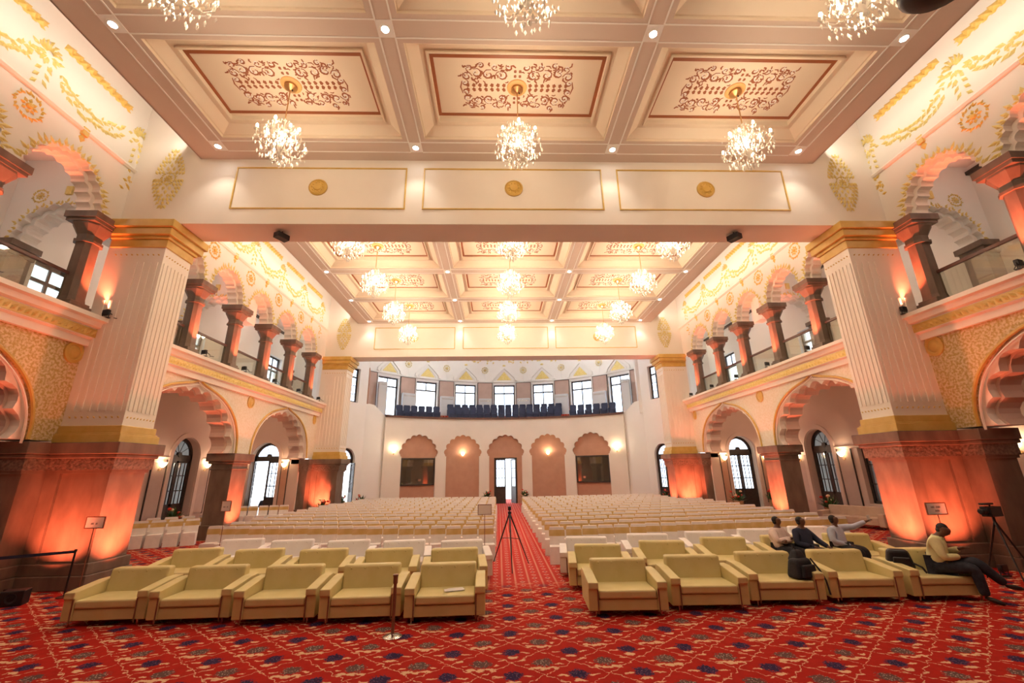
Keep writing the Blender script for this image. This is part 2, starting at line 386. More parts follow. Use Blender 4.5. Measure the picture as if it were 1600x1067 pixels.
for (x0, x1, y0, y1) in ((-hx, hx, -hy, -hy+w), (-hx, hx, hy-w, hy), (-hx, -hx+w, -hy+w, hy-w), (hx-w, hx, -hy+w, hy-w)): bf.box(x0, x1, y0, y1, ZP-.02, ZP+.01)
md = MB(); md.lathe([(.001, ZP-.05), (.20, ZP-.05), (.27, ZP-.03), (.28, ZP)], 20); 
hk = MB(); hk.tube([(0, 0, ZP-.02), (0, 0, ZP-.12), (.05, 0, ZP-.16), (.06, 0, ZP-.22)], .018, 6)
protoC = None; grid = MB(); coffers = []
for bi, YB in enumerate((YB1, YB2)):
    for j in range(4):
        for i in range(3):
            x0, x1, y0, y1 = XB[i], XB[i+1], YB[j], YB[j+1]; cellpoly(grid, x0, x1, y0, y1)
            coffers.append(((x0+x1)/2, (y0+y1)/2, (y1-y0-.7)/3.15, bi, j, i))
    for s in (-1, 1): grid.add([(s*9.44, YB[0], ZC), (s*10.36, YB[0], ZC), (s*10.36, YB[4], ZC), (s*9.44, YB[4], ZC)], [(0, 1, 2, 3)])
for s in (-1, 1): grid.box(min(s*10.34, s*10.38), max(s*10.34, s*10.38), -4, 28.4, ZC, ZC+.35)
grid.box(-10.36, 10.36, 11.38, 12.0, ZC, ZC+.05); grid.box(-10.36, 10.36, 27.98, 28.4, ZC, ZC+.05)
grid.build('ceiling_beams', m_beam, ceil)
lines = MB()
for YB in (YB1, YB2):
    for x in XB:
        for d in (-.19, .19):
            for j in range(4): lines.box(x+d-.018, x+d+.018, YB[j]+.2, YB[j+1]-.2, ZC-.018, ZC)
    for y in YB:
        for i in range(3):
            for d in (-.22, .22): lines.box(XB[i]+.2, XB[i+1]-.2, y+d-.015, y+d+.015, ZC-.015, ZC)
        for x in XB:
            lines.box(x-.2, x+.2, y-.21, y+.21, ZC-.012, ZC)
lines.build('beam_moulding', m_white, ceil, label='thin pale moulding lines')
for n, (x, y, sy, bi, j, i) in enumerate(coffers):
    if n == 0:
        c = cm.build('coffer', m_ceil, ceil); parts = [bf.build('coffer_frame', m_brown, c, label='brown rectangular border'), br.build('scroll_ornament', m_brown, c, label='brown scrollwork'), pl.build('pale_scroll', m_white, c), md.build('centre_disc', m_peach, c, smooth=False), hk.build('hook', m_black, c)]
        o = c
    else:
        o = c.copy(); COL.objects.link(o); o.parent = ceil
        for p_ in parts: q = p_.copy(); COL.objects.link(q); q.parent = o
    o.location = (x, y, 0); o.scale = ((2.85/2.77 if i == 1 else 1), sy, 1)
b = MB(); b.box(-16.8, 16.8, -3.7, 44, 15.0, 15.2); b.build('roof_slab', m_white, ceil)

# ------------------------------------------------------------------ downlights
dl = MB(); dl.lathe([(.001, ZC-.03), (.085, ZC-.03), (.085, ZC-.012)], 14)
dr = MB(); dr.lathe([(.088, ZC-.035), (.12, ZC-.035), (.12, ZC-.01), (.088, ZC-.01), (.088, ZC-.035)], 16)
P0 = None
for bi, rows in enumerate(([-.17, 3.68, 7.53, 11.38], [13.25, 16.43, 20.28, 24.13, 27.9])):
    for j, y in enumerate(rows):
        for i, x in enumerate(XB):
            if bi == 0 and j == 0: continue
            lab = 'recessed downlight, %s from left in the %s beam row %s near crossbeam' % (ORD[i], (ORD[3-j] if bi == 0 else ORD[j]), 'before' if bi == 0 else 'beyond')
            if P0 is None:
                P0 = empty('downlight'); L_ = dl.build('lens', m_lamp, P0, label='glowing lens'); R_ = dr.build('bezel', m_white, P0); r = P0
            else:
                r = P0.copy(); COL.objects.link(r)
                for p_ in (L_, R_): q = p_.copy(); COL.objects.link(q); q.parent = r
            r.location = (x, y, 0); tag(r, lab, 'downlight', 'recessed ceiling downlights')
            e = LP['down']; lamp('downlight_beam', 'SPOT', (x, y, ZC-.06), e, (1, .88, .74), .06, to=(x, y, 0), spot=95, blend=.8)

# ------------------------------------------------------------------ cross beams with gilded panels
def crossbeam(name, Y, depth, which):
    r = empty(name, kind='structure')
    b = MB(); b.box(-12.4, 12.4, Y, Y+depth, 10.2, 15.0); b.build('beam', m_wall, r)
    T = frame((0, Y, 0), (1, 0, 0), (0, 0, 1), (0, -1, 0))
    for (x0, x1) in ((-9.13, -3.57), (-3.02, 2.94), (3.45, 9.2)):
        g = MB()
        for (a, b_, c, d) in ((x0, x1, 10.74, 10.78), (x0, x1, 12.28, 12.32), (x0, x0+.04, 10.78, 12.28), (x1-.04, x1, 10.78, 12.28)): g.box(a, b_, c, d, 0, .03, T)
        g.build('gold_panel_frame', m_goldm, r)
    for x in (-6.42, -.03, 6.43):
        g = MB(); g.lathe([(.30, 0), (.30, .05), (.25, .08), (.23, .05), (.15, .05), (.12, .09), (.05, .10), (.001, .10)], 24, T=lambda a, c, z: T(x+a, 11.55+c, z))
        for k in range(10): g.leaf(x+.13*cos(k*.628), 11.55+.13*sin(k*.628), k*.628, .09, .06, .03, lambda u, v, h: T(u, v, h+.05))
        g.build('gold_roundel', m_goldm, r)
    for s in (-1, 1):
        g = MB(); x = s*11.25; zc = 11.87
        for k in range(15):
            t = -1+2*(k+.5)/15; v = zc+t*1.05; w = .44*(1-abs(t)**1.6)
            m_ = max(1, int(w/.085))
            for q in range(-m_, m_+1):
                if abs(q) < m_-1 and (k+q) % 2: continue
                g.leaf(x+q*w/m_*.9, v, (pi/2 if t > 0 else -pi/2)-(.5*q/m_ if t > 0 else -.5*q/m_), .19, .11, .05, T)
        rosette(g, x, zc, .27, T, 8); g.build('gold_leaf_medallion', m_goldp, r)
    return r
crossbeam('trim_1', 12.0, 1.1, 'near'); crossbeam('trim_2', 28.4, 1.2, 'far')

# ------------------------------------------------------------------ chandeliers
def chandelier():
    r = empty('chandelier')
    z0 = 11.15
    b = MB(); b.lathe([(.02, ZP-.05), (.16, ZP-.07), (.17, ZP-.12), (.03, ZP-.2)], 14); b.build('canopy', m_brass, r)
    b = MB(); b.tube([(0, 0, ZP-.15), (0, 0, z0+.6)], .015, 6); b.build('stem', m_brass, r)
    b = MB(); b.lathe([(.01, z0-.55), (.06, z0-.5), (.03, z0-.4), (.12, z0-.3), (.05, z0-.15), (.04, z0+.1), (.10, z0+.2), (.03, z0+.3), (.03, z0+.62), (.01, z0+.65)], 12); b.build('glass_column', m_crystal, r, smooth=True)
    for k in range(8):
        a = 2*pi*k/8; R_, dz = (.60, -.05) if k % 2 else (.42, .22); P_ = lambda q, z: (q*cos(a), q*sin(a), z)
        b = MB(); b.tube([P_(.05, z0-.22+dz), P_(.2, z0-.34+dz), P_(R_*.75, z0-.3+dz), P_(R_, z0-.12+dz), P_(R_, z0+dz)], .016, 5)
        b.lathe([(.01, z0+dz-.02), (.07, z0+dz), (.075, z0+dz+.02), (.01, z0+dz+.02)], 8, o=(R_*cos(a), R_*sin(a), 0)); arm = b.build('arm', m_crystal, r)
        b = MB(); b.ell((R_*cos(a), R_*sin(a), z0+dz+.10), (.036, .036, .085), 6, 4); b.build('bulb', m_bulb, arm)
    rnd = random.Random(5); b = MB()
    def drop(c, s):
        x, y, z = c; b.add([(x, y, z+s*1.3), (x+s*.5, y, z), (x, y+s*.5, z), (x-s*.5, y, z), (x, y-s*.5, z), (x, y, z-s*1.3)], [(0, 1, 2), (0, 2, 3), (0, 3, 4), (0, 4, 1), (5, 2, 1), (5, 3, 2), (5, 4, 3), (5, 1, 4)])
    for (R_, z, n, s) in ((.60, -.16, 22, .045), (.60, -.28, 16, .05), (.42, .08, 16, .045), (.42, -.04, 14, .04), (.30, -.5, 14, .05), (.2, -.62, 10, .05), (.5, -.42, 18, .045), (.25, .45, 12, .045), (.15, .58, 8, .04), (.08, -.72, 5, .05), (.38, .30, 14, .04)):
        for k in range(n):
            a = 2*pi*k/n+rnd.uniform(-.1, .1); rr = R_*rnd.uniform(.9, 1.08); drop((rr*cos(a), rr*sin(a), z0+z+rnd.uniform(-.05, .05)), s*rnd.uniform(1.0, 1.6))
    for k in range(150):
        a = rnd.uniform(0, 6.28); rr = rnd.uniform(.1, .58); drop((rr*cos(a), rr*sin(a), z0+rnd.uniform(-.5, .5)*(1-rr*.8)), rnd.uniform(.03, .05))
    b.build('crystals', m_crystal, r, kind='stuff')
    return r
ch = chandelier(); index_kids(); first = True
rowname = {(0, 2): 'under the row at the top edge of the picture', (0, 3): 'in the large near row in front of the crossbeam', (1, 0): 'just showing under the near crossbeam', (1, 1): 'in the second row beyond the crossbeam', (1, 2): 'in the third row beyond the crossbeam', (1, 3): 'in the row nearest the far crossbeam'}
for (x, y, sy, bi, j, i) in coffers:
    if bi == 0 and j == 0: continue
    if not (bi == 0 and j == 1 and i == 1): lamp('chandelier_glow', 'POINT', (x, y, 11.2), LP['chand']*(.55 if bi == 0 else 1.15), WARM, .30)
    if bi == 0 and j < 2: continue
    if bi == 0 and j == 2 and i == 1: pass
    r = ch if first else copy_tree(ch); first = False; r.location = (x, y, 0)
    tag(r, 'lit crystal chandelier %s, %s column' % (rowname[(bi, j)], ('left', 'middle', 'right')[i]), 'chandelier', 'crystal chandeliers')

for x, nm in ((-5.5, 'left'), (5.5, 'right')):  # extra chandeliers put in out of view to brighten the apse
    r = copy_tree(ch); r.location = (x, 34.2, 1.95); tag(r, 'added crystal chandelier brightening the apse on the %s, unseen behind the far crossbeam' % nm, 'chandelier')
    lamp('chandelier_glow', 'POINT', (x, 34.2, 13.2), LP['chand']*3.2, (.96, .97, 1), .3)
# ------------------------------------------------------------------ side walls (arcades)
XA = 12.4
UC1 = [11.6, 8.9, 6.2, 3.5, .8, -1.9]; UC2 = [13.55, 16.3, 19.0, 21.7, 24.4, 27.1+.55]
UC2 = [13.5, 16.25, 18.95, 21.65, 24.35, 27.15]
LA1 = [8.15, .75]; LA2 = [16.95, 24.25]; HWL = 2.98
for s in (-1, 1):
    wall = empty('wall_'+SIDE[s], kind='structure')
    T = frame((s*XA, 0, 0), (0, 1, 0), (0, 0, 1), (-s, 0, 0))
    for bay, (u0, u1, UC, LA, rel) in enumerate(((-3.5, 12.0, UC1, LA1, m_relief), (13.1, 28.4, UC2, LA2, m_reliefp))):
        LAs = sorted(LA)
        og = [basearch(c, 3.55, HWL+.12, 2.50, 60, tip=.22, tw=.30) for c in LAs]
        cu = [cusped(c, 3.55, HWL-.22, 2.22, 11, .30) for c in LAs]; cu2 = [cusped(c, 3.55, HWL-.30, 2.14, 11, .30) for c in LAs]
        b = MB(); b.prism(notch_wall(u0, u1, 3.55, 6.5, og), -.10, 0, T); b.build('arch_spandrel', rel, wall, label='gilded relief spandrel' if bay == 0 else 'pale carved spandrel')
        b = MB(); b.prism(notch_wall(u0, u1, 3.55, 6.5, cu), -.34, -.10, T); b.build('cusped_arch', m_wall, wall)
        b = MB(); b.prism(notch_wall(u0, u1, 3.55, 6.5, cu2), -.95, -.34, T); b.build('inner_cusped_arch', m_aisle, wall)
        for P_ in og:
            g = MB(); g.tube([T(u, v, .02) for u, v in P_], .045, 6); g.build('gold_arch_trim', m_goldm, wall)
            g = MB(); g.tube([T(u+(.11 if u < P_[30][0] else -.11), v-.10, .0) for u, v in P_], .03, 5); g.build('white_arch_trim', m_wall, wall)
        for c in ((20.6, 27.9) if bay else (4.45, 11.75)):
            g = MB(); g.lathe([(.30, 0), (.30, .05), (.22, .06), (.2, .03), (.12, .06), (.001, .07)], 20, T=lambda a, c2, z: T(c+a*(.9 if c < 27 else .7), 5.95+c2, z)); g.build('spandrel_roundel', m_goldm, wall)
        # ledge
        prof = [(-.9, 6.45), (0, 6.2), (.12, 6.2), (.14, 6.38), (.24, 6.42), (.24, 6.70), (.34, 6.74), (.40, 6.86), (.50, 6.90), (.50, 7.02), (-.9, 7.02)]
        b = MB(); b.sweep(prof, u0, u1, T); b.build('gallery_ledge', m_wall, wall)
        g = MB(); n = int((u1-u0)/.16)
        for i in range(n):
            u = u0+(i+.5)*(u1-u0)/n; g.leaf(u-.09, 6.46, .8, .26, .13, .045, lambda a, c, h: T(a, c, h+.245))
        g.box(u0, u1, 6.44, 6.68, .235, .252, T); g.build('gilded_ledge_band', m_goldm if bay == 0 else m_goldp, wall)
        # upper arcade
        ucs = sorted(UC); A = []; A2 = []
        for a, c in zip(ucs, ucs[1:]):
            A.append(cusped((a+c)/2, 10.1, (c-a)/2-.30, 1.22, 11, .30)); A2.append(cusped((a+c)/2, 10.1, (c-a)/2-.42, 1.10, 11, .30))
        b = MB(); b.prism(notch_wall(u0, u1, 10.1, 15, A), -.22, 0, T); b.prism(notch_wall(u0, u1, 10.1, 15, A2), -.62, -.22, T)
        b.build('upper_arcade', m_wall, wall)
        b = MB(); b.sweep([(0, 12.05), (.05, 12.06), (.09, 12.12), (.05, 12.19), (0, 12.2)], u0, u1, T); b.build('string_moulding', m_wall, wall)
        g = MB()
        for a in A: fringe(g, a, lambda u, v, h: T(u, v, h), .27, .17)
        g.build('gold_leaf_fringe', m_goldp, wall, kind='stuff')
        for k, c in enumerate(ucs):
            if c < 5: continue
            if c in (11.6, 13.5, 27.15):
                g = MB()
                uu = c+(.3 if c == 11.6 else (-.0))
                for q in range(9): g.leaf(uu+random.uniform(-.12, .12), 11.65+(q-4)*.08, random.uniform(0, 6.28), .2, .11, .04, T)
                g.build('small_leaf_motif', m_gold, wall)
            else:
                g = MB(); rosette(g, c, 11.62, .40, T, 12); g.build('gold_rosette', m_gold, wall)
            g = MB(); palmette(g, c+(.3 if c == 11.6 else 0)-(.0), 13.35, .85, T); g.build('palmette', m_goldp, wall)
        for a, c in zip(ucs, ucs[1:]):
            if c < 5: continue
            m_ = (a+c)/2
            g = MB(); g.box(m_-.09, m_+.09, 11.95, 12.2, 0, .08, T); g.leaf(m_, 11.72, pi/2, .3, .2, .06, T); g.build('arch_finial', m_gold, wall)
            g = MB(); swag(g, a+.35, c-.35, 13.15, .38, T); g.build('leaf_garland', m_goldp, wall)
            g = MB(); cable(g, a+.28, c-.28, 13.98, T); g.build('gilded_cable_moulding', m_gold, wall)
    # gallery floor, outer wall, roofing
    b = MB(); b.box(min(s*(XA+.9), s*16.5), max(s*(XA+.9), s*16.5), -3.5, 32.8, 6.62, 7.0); b.build('gallery_floor', m_white, wall)
    b = MB(); b.box(min(s*13.0, s*16.5), max(s*13.0, s*16.5), -3.5, 33, 12.9, 13.0); b.build('gallery_ceiling', m_mauve2 if False else m_white, wall)
    b = MB(); b.box(min(s*16.35, s*16.5), max(s*16.35, s*16.5), -3.5, 33, 12.55, 12.68); b.build('gallery_cornice', m_dark, wall)
# ------------------------------------------------------------------ outer walls with arched doors and windows
def door_leaf(mb, gm, u0, u1, z1, T, solid=1.2):
    w = .10
    mb.box(u0, u0+w, 0, z1, -.03, .03, T); mb.box(u1-w, u1, 0, z1, -.03, .03, T); mb.box(u0, u1, 0, solid, -.02, .02, T); mb.box(u0, u1, z1-w, z1, -.03, .03, T); mb.box(u0, u1, solid, solid+w, -.03, .03, T)
    n = 3; bars = []
    for k in range(1, n): bars.append((u0, u1, solid+(z1-solid)*k/n-.024, solid+(z1-solid)*k/n+.024))
    for k in (1, 2): uu = u0+(u1-u0)*k/3; bars.append((uu-.02, uu+.02, solid, z1))
    for a, c, d, e in bars: mb.box(a, c, d, e, -.015, .015, T)
    gm.box(u0+w, u1-w, solid+w, z1-w, -.004, .004, T)
DN = [0]; WN = [0]
def arched_door(T, c, hw, zs, H, open_l=0, open_r=0, depth=-.35):
    DN[0] += 1; r = empty('door_%d' % DN[0], kind='structure')
    A = basearch(c, zs, hw, H, 24) ; A2 = basearch(c, zs, hw-.15, H-.15, 24)
    b = MB(); ring = A+A2[::-1]; b.prism(ring, depth-.05, depth+.05, T)
    for q in (-1, 1): b.box(min(c+q*hw, c+q*(hw-.1)), max(c+q*hw, c+q*(hw-.1)), 0, zs, depth-.05, depth+.05, T)
    b.box(c-hw, c+hw, zs-.20, zs+.10, depth-.05, depth+.05, T)
    b.lathe([(.14, 0), (.14, .12)], 10, T=lambda x, y, z: T(c+x, zs+.12+y*.9, depth-.05+z))
    for k in range(1, 5):
        a = pi*k/5; b.tube([T(c+.1*cos(a), zs+.12+.1*sin(a), depth), T(c+(hw-.08)*cos(a), zs+.02+(H-.1)*sin(a), depth)], .016, 5)
    b.build('frame', m_dark, r)
    g = MB(); g.prism(A2, depth-.004, depth+.004, T); g.build('fanlight_pane', m_pane, r)
    for q, op in ((-1, open_l), (1, open_r)):
        base = Vector(T(c+q*(hw-.1), 0, depth)); U = (Vector(T(1, 0, 0))-Vector(T(0, 0, 0)))*(-q); H_ = Vector(T(0, 0, 1))-Vector(T(0, 0, 0))
        U2 = U*cos(op)+H_*sin(op); H2 = U2.cross(Vector((0, 0, 1)))
        TL = frame(base, U2, (0, 0, 1), H2); f = MB(); gl = MB(); door_leaf(f, gl, 0, hw-.11, zs-.20, TL)
        f.build('door_leaf', m_dark, r); gl.build('leaf_pane', m_pane, r)
    return r
def rect_window(T, u0, u1, z0, z1, depth=-.25, transom=.72, cols=2, rows=3, opened=False, split=True):
    WN[0] += 1; r = empty('window_%d' % WN[0], kind='structure'); w = .12
    b = MB()
    for a, c, d, e in ((u0, u1, z0, z0+w), (u0, u1, z1-w, z1), (u0, u0+w, z0, z1), (u1-w, u1, z0, z1)): b.box(a, c, d, e, depth-.04, depth+.04, T)
    zt = z0+(z1-z0)*transom; b.box(u0, u1, zt-.06, zt+.06, depth-.04, depth+.04, T); um = (u0+u1)/2; b.box(um-.04, um+.04, zt, z1, depth-.03, depth+.03, T)
    if not opened: b.box(um-.045, um+.045, z0, zt, depth-.04, depth+.04, T)
    for k in range(1, rows):
        zz_ = z0+(zt-z0)*k/rows
        if rows > 1 and not opened: b.box(u0, u1, zz_-.025, zz_+.025, depth-.015, depth+.015, T)
    b.build('window_frame', m_dark, r); g = MB(); g.box(u0+w, u1-w, (zt if opened else z0+w), z1-w, depth-.003, depth+.003, T); g.build('pane', m_pane, r); return r
def slot_wall(mb, u0, u1, z0, z1, ops, h0, h1, T):
    """ops: list of (ua,ub,zb,zt,arch or None)"""
    u = u0
    for (a, c, zb, zt, arch) in sorted(ops, key=lambda o: o[0]):
        if a > u: mb.box(u, a, z0, z1, h0, h1, T)
        if zb > z0: mb.box(a, c, z0, zb, h0, h1, T)
        if arch: mb.prism([(a, z1), (a, arch[0][1])]+arch+[(c, arch[-1][1]), (c, z1)], h0, h1, T)
        elif zt < z1: mb.box(a, c, zt, z1, h0, h1, T)
        u = c
    if u < u1: mb.box(u, u1, z0, z1, h0, h1, T)
SC = []
for s in (-1, 1):
    T = frame((s*16.5, 0, 0), (0, 1, 0), (0, 0, 1), (-s, 0, 0))
    w = empty('wall_outer_'+SIDE[s], kind='structure')
    doors = [22.9]; ops = []
    for c in doors: ops.append((c-.95, c+.95, 0, 9, basearch(c, 3.55, .95, .95, 24)))
    ops += [(25.3, 26.6, 1.25, 3.3, None), (19.0, 20.4, .9, 3.5, None)]
    b = MB(); slot_wall(b, -3.5, 28.2, 0, 6.7, ops, -.5, 0, T); b.build('aisle_wall', m_aisle, w)
    b = MB(); slot_wall(b, -3.5, 33, 6.7, 13.2, [(29.2, 30.9, 7.2, 10.7, None), (13.7, 15.2, 7.6, 9.9 if s < 0 else 7.6001, None), (21.2, 22.6, 7.6, 9.9, None)], -.5, 0, T); b.build('gallery_wall', m_white, w)
    b = MB(); b.sweep([(0, 3.40), (.08, 3.42), (.10, 3.5), (0, 3.56)], 14, 21.75, T); b.sweep([(0, 3.40), (.08, 3.42), (.10, 3.5), (0, 3.56)], 24.05, 27.6, T)
    b.build('dado_cornice', m_aisle, w)
    for c in doors:
        b = MB(); A = basearch(c, 3.55, 1.2, 1.2, 24); A2 = basearch(c, 3.55, .97, .97, 24); b.prism(A+A2[::-1], 0, .07, T)
        for q in (-1, 1): b.box(min(c+q*.97, c+q*1.2), max(c+q*.97, c+q*1.2), 0, 3.55, 0, .07, T)
        b.build('door_surround', m_aisle, w)
        arched_door(T, c, .95, 3.55, .95, open_l=(1.0 if (s < 0 and c > 25) else 0), open_r=(.0), depth=-.38)
    rect_window(T, 25.3, 26.6, 1.25, 3.3, transom=.99); rect_window(T, 19.0, 20.4, .9, 3.5, transom=.99); rect_window(T, 29.2, 30.9, 7.2, 10.7, transom=.72, rows=1, opened=(s > 0))
    if s < 0: rect_window(T, 13.7, 15.2, 7.6, 9.9, rows=1)
    rect_window(T, 21.2, 22.6, 7.6, 9.9, rows=1)
    for c in (21.2, 24.4, 17.8, 13.8):
        g = MB(); g.box(c-.42, c+.42, .75, 3.35, 0, .04, T); p = g.build('fabric_panel', m_mauve2, w)
        g = MB()
        for a in (c-.45, c+.42): g.box(a, a+.03, .72, 3.38, 0, .06, T)
        g.build('panel_edge', m_dark, w)
        SC.append((T, c, 3.12, '%s aisle wall, %s from the stage end' % (SIDE[s], {13.8: 'first', 17.8: 'second', 21.2: 'third', 24.4: 'fourth'}[c])))
    # end walls of aisle and gallery
    b = MB(); b.box(min(s*12.9, s*16.5), max(s*12.9, s*16.5), 33, 33.3, 6.6, 15); b.build('gallery_end_wall', m_white, w)
    TE = frame((0, 27.6, 0), (1, 0, 0), (0, 0, 1), (0, -1, 0)); dc = s*15.0; lo, hi = sorted((s*12.9, s*16.5))
    b = MB(); slot_wall(b, lo, hi, 0, 6.65, [(dc-.86, dc+.86, 0, 9, basearch(dc, 3.62, .86, .92, 24))], -.12, 0, TE); b.build('aisle_end_wall', m_aisle, w)
    b = MB(); slot_wall(b, lo, hi, 0, 6.65, [(dc-.88, dc+.88, 0, 9, basearch(dc, 3.62, .88, .94, 24))], -.75, -.121, TE); b.build('white_door_reveal', m_white, w)
    b = MB(); A = basearch(dc, 3.62, 1.08, 1.14, 24); A2 = basearch(dc, 3.62, .87, .93, 24); b.prism(A+A2[::-1], 0, .06, TE); b.build('door_surround', m_aisle, w)
    for q, nm in ((-1, 'left'), (1, 'right')):
        a0, a1 = sorted((dc+q*1.12, dc+q*1.52)); b = MB(); b.sweep([(0, 3.40), (.08, 3.42), (.10, 3.5), (0, 3.56)], a0-.05, a1+.03, TE); b.build('dado_cornice', m_aisle, w)
        b = MB(); b.box(a0, a1-.02, .5, 3.35, 0, .03, TE); b.build('fabric_panel', m_mauve, w); b = MB(); b.box(a0-.03, a0, .5, 3.38, 0, .05, TE); b.box(a1-.02, a1+.01, .5, 3.38, 0, .05, TE); b.build('panel_edge', m_dark, w)
        SC.append((TE, (a0+a1)/2, 3.14, 'end wall of the %s aisle, %s of its arched door' % (SIDE[s], nm)))
    arched_door(TE, dc, .86, 3.62, .92, open_l=(1.2 if s < 0 else 0), depth=-.55)
    # transverse gallery arches
    for ya in (12.45, 20.2):
        TT = frame((0, ya, 0), (s, 0, 0), (0, 0, 1), (0, -1, 0))
        A = cusped(14.7, 9.9, 1.35, 1.25, 11, .33); A2 = cusped(14.7, 9.9, 1.22, 1.12, 11, .33)
        b = MB(); b.prism(notch_wall(13.0, 16.5, 9.9, 12.95, [A]), -.2, 0, TT); b.prism(notch_wall(13.0, 16.5, 9.9, 12.95, [A2]), -.7, -.2, TT); b.build('transverse_arch', m_white, w)
        g = MB(); fringe(g, A, TT, .2, .17); g.box(14.6, 14.8, 11.55, 11.85, 0, .07, TT); g.build('arch_leaf_fringe', m_goldp, w, kind='stuff')
        for c in (15.6,):
            g = MB(); rosette(g, c, 11.5, .28, TT, 8); g.build('arch_rosette', m_goldp, w)
        g = MB(); g.box(16.0, 16.5, 7.0, 9.6, -.7, 0, TT); g.box(15.95, 16.5, 9.45, 9.7, -.75, .05, TT); g.box(15.85, 16.5, 9.7, 9.9, -.8, .12, TT); g.build('stone_responds', m_stone, w)
b = MB(); b.box(-16.8, 16.8, -3.7, -3.5, 0, 15); b.build('wall_front', m_stage, kind='structure')

# ------------------------------------------------------------------ piers
def pier(s, Y, D, name):
    r = empty('pier', (0, 0, 0), 0, '%s pier on the %s, fluted cream shaft with gold bands on red-lit pedestal' % (name, SIDE[s]), 'pier')
    X = lambda a: s*a
    def bx(b, a0, a1, y0, y1, z0, z1): b.box(min(X(a0), X(a1)), max(X(a0), X(a1)), y0, y1, z0, z1)
    ye = Y+D
    b = MB(); bx(b, 10.65, 13.25, Y-.15, ye+.15, 0, .32); bx(b, 10.70, 13.25, Y-.10, ye+.10, .32, .58); bx(b, 12.3, 13.35, Y-.75, ye+.55, 0, .32); bx(b, 12.35, 13.35, Y-.7, ye+.5, .32, .58); b.build('plinth', m_stone, r, bevel=.02)
    b = MB(); bx(b, 10.85, 13.2, Y+.05, ye-.05, .58, 2.75)
    for (a0, a1) in ((10.78, 11.12), (12.05, 12.4)): bx(b, a0, a1, Y-.02, ye+.02, .58, 2.75)
    bx(b, 12.42, 13.3, Y-.6, ye+.4, .58, 2.75); b.build('pedestal', m_stone, r)
    b = MB(); bx(b, 10.72, 13.2, Y-.06, ye+.06, 2.72, 2.80); bx(b, 12.38, 13.32, Y-.66, ye+.46, 2.72, 2.80); b.build('pedestal_fillet', m_stone, r)
    b = MB(); bx(b, 10.66, 13.2, Y-.12, ye+.12, 2.80, 3.10); bx(b, 12.34, 13.34, Y-.70, ye+.5, 2.80, 3.10); b.build('carved_frieze', m_stone2, r)
    b = MB(); bx(b, 10.60, 13.25, Y-.18, ye+.18, 3.10, 3.20); bx(b, 10.52, 13.3, Y-.26, ye+.26, 3.20, 3.50); bx(b, 12.25, 13.4, Y-.8, ye+.6, 3.2, 3.5); bx(b, 12.3, 13.4, Y-.75, ye+.55, 3.1, 3.2); b.build('pedestal_cap', m_stone, r, bevel=.02)
    b = MB(); bx(b, 10.66, 12.4, Y-.14, ye+.14, 3.50, 3.72); bx(b, 10.70, 12.4, Y-.10, ye+.10, 3.72, 3.76); bx(b, 10.74, 12.4, Y-.06, ye+.06, 3.76, 3.95); b.build('gold_base', m_goldm, r, bevel=.015)
    b = MB(); bx(b, 10.8, 12.5, Y, ye, 3.5, 10.2); b.build('shaft', m_wall, r)
    b = MB()
    for k in range(7):
        yy = Y+.10+k*(D-.2)/6; b.box(min(X(10.775), X(10.80)), max(X(10.775), X(10.80)), yy-.035, yy+.035, 4.35, 8.85)
        xx = 10.95+k*1.25/6; b.box(min(X(xx-.04), X(xx+.04)), max(X(xx-.04), X(xx+.04)), Y-.025, Y, 4.35, 7.6 if k > 3 else 8.85)
    b.build('flutes', m_wall, r)
    b = MB()
    for k in range(9):
        for z in (4.15, 9.08):
            T2 = frame((0, Y, 0), (s, 0, 0), (0, 0, 1), (0, -1, 0)); b.leaf(10.92+k*.16, z, .7, .10, .05, .02, T2)
            T3 = frame((X(10.8), 0, 0), (0, 1, 0), (0, 0, 1), (-s, 0, 0)); b.leaf(Y+.08+k*.115, z, .7, .09, .05, .02, T3)
    b.build('bead_ornament', m_goldm, r)
    b = MB(); bx(b, 10.76, 12.45, Y-.04, ye+.04, 9.35, 9.62); bx(b, 10.70, 12.45, Y-.10, ye+.10, 9.62, 9.72); bx(b, 10.60, 12.45, Y-.20, ye+.20, 9.72, 9.95); bx(b, 10.52, 12.45, Y-.28, ye+.28, 9.95, 10.2)
    b.build('gold_capital', m_goldm, r, bevel=.02)
    return r
for s in (-1, 1):
    pier(s, 12.0, 1.1, 'near'); pier(s, 28.4, 1.2, 'far')

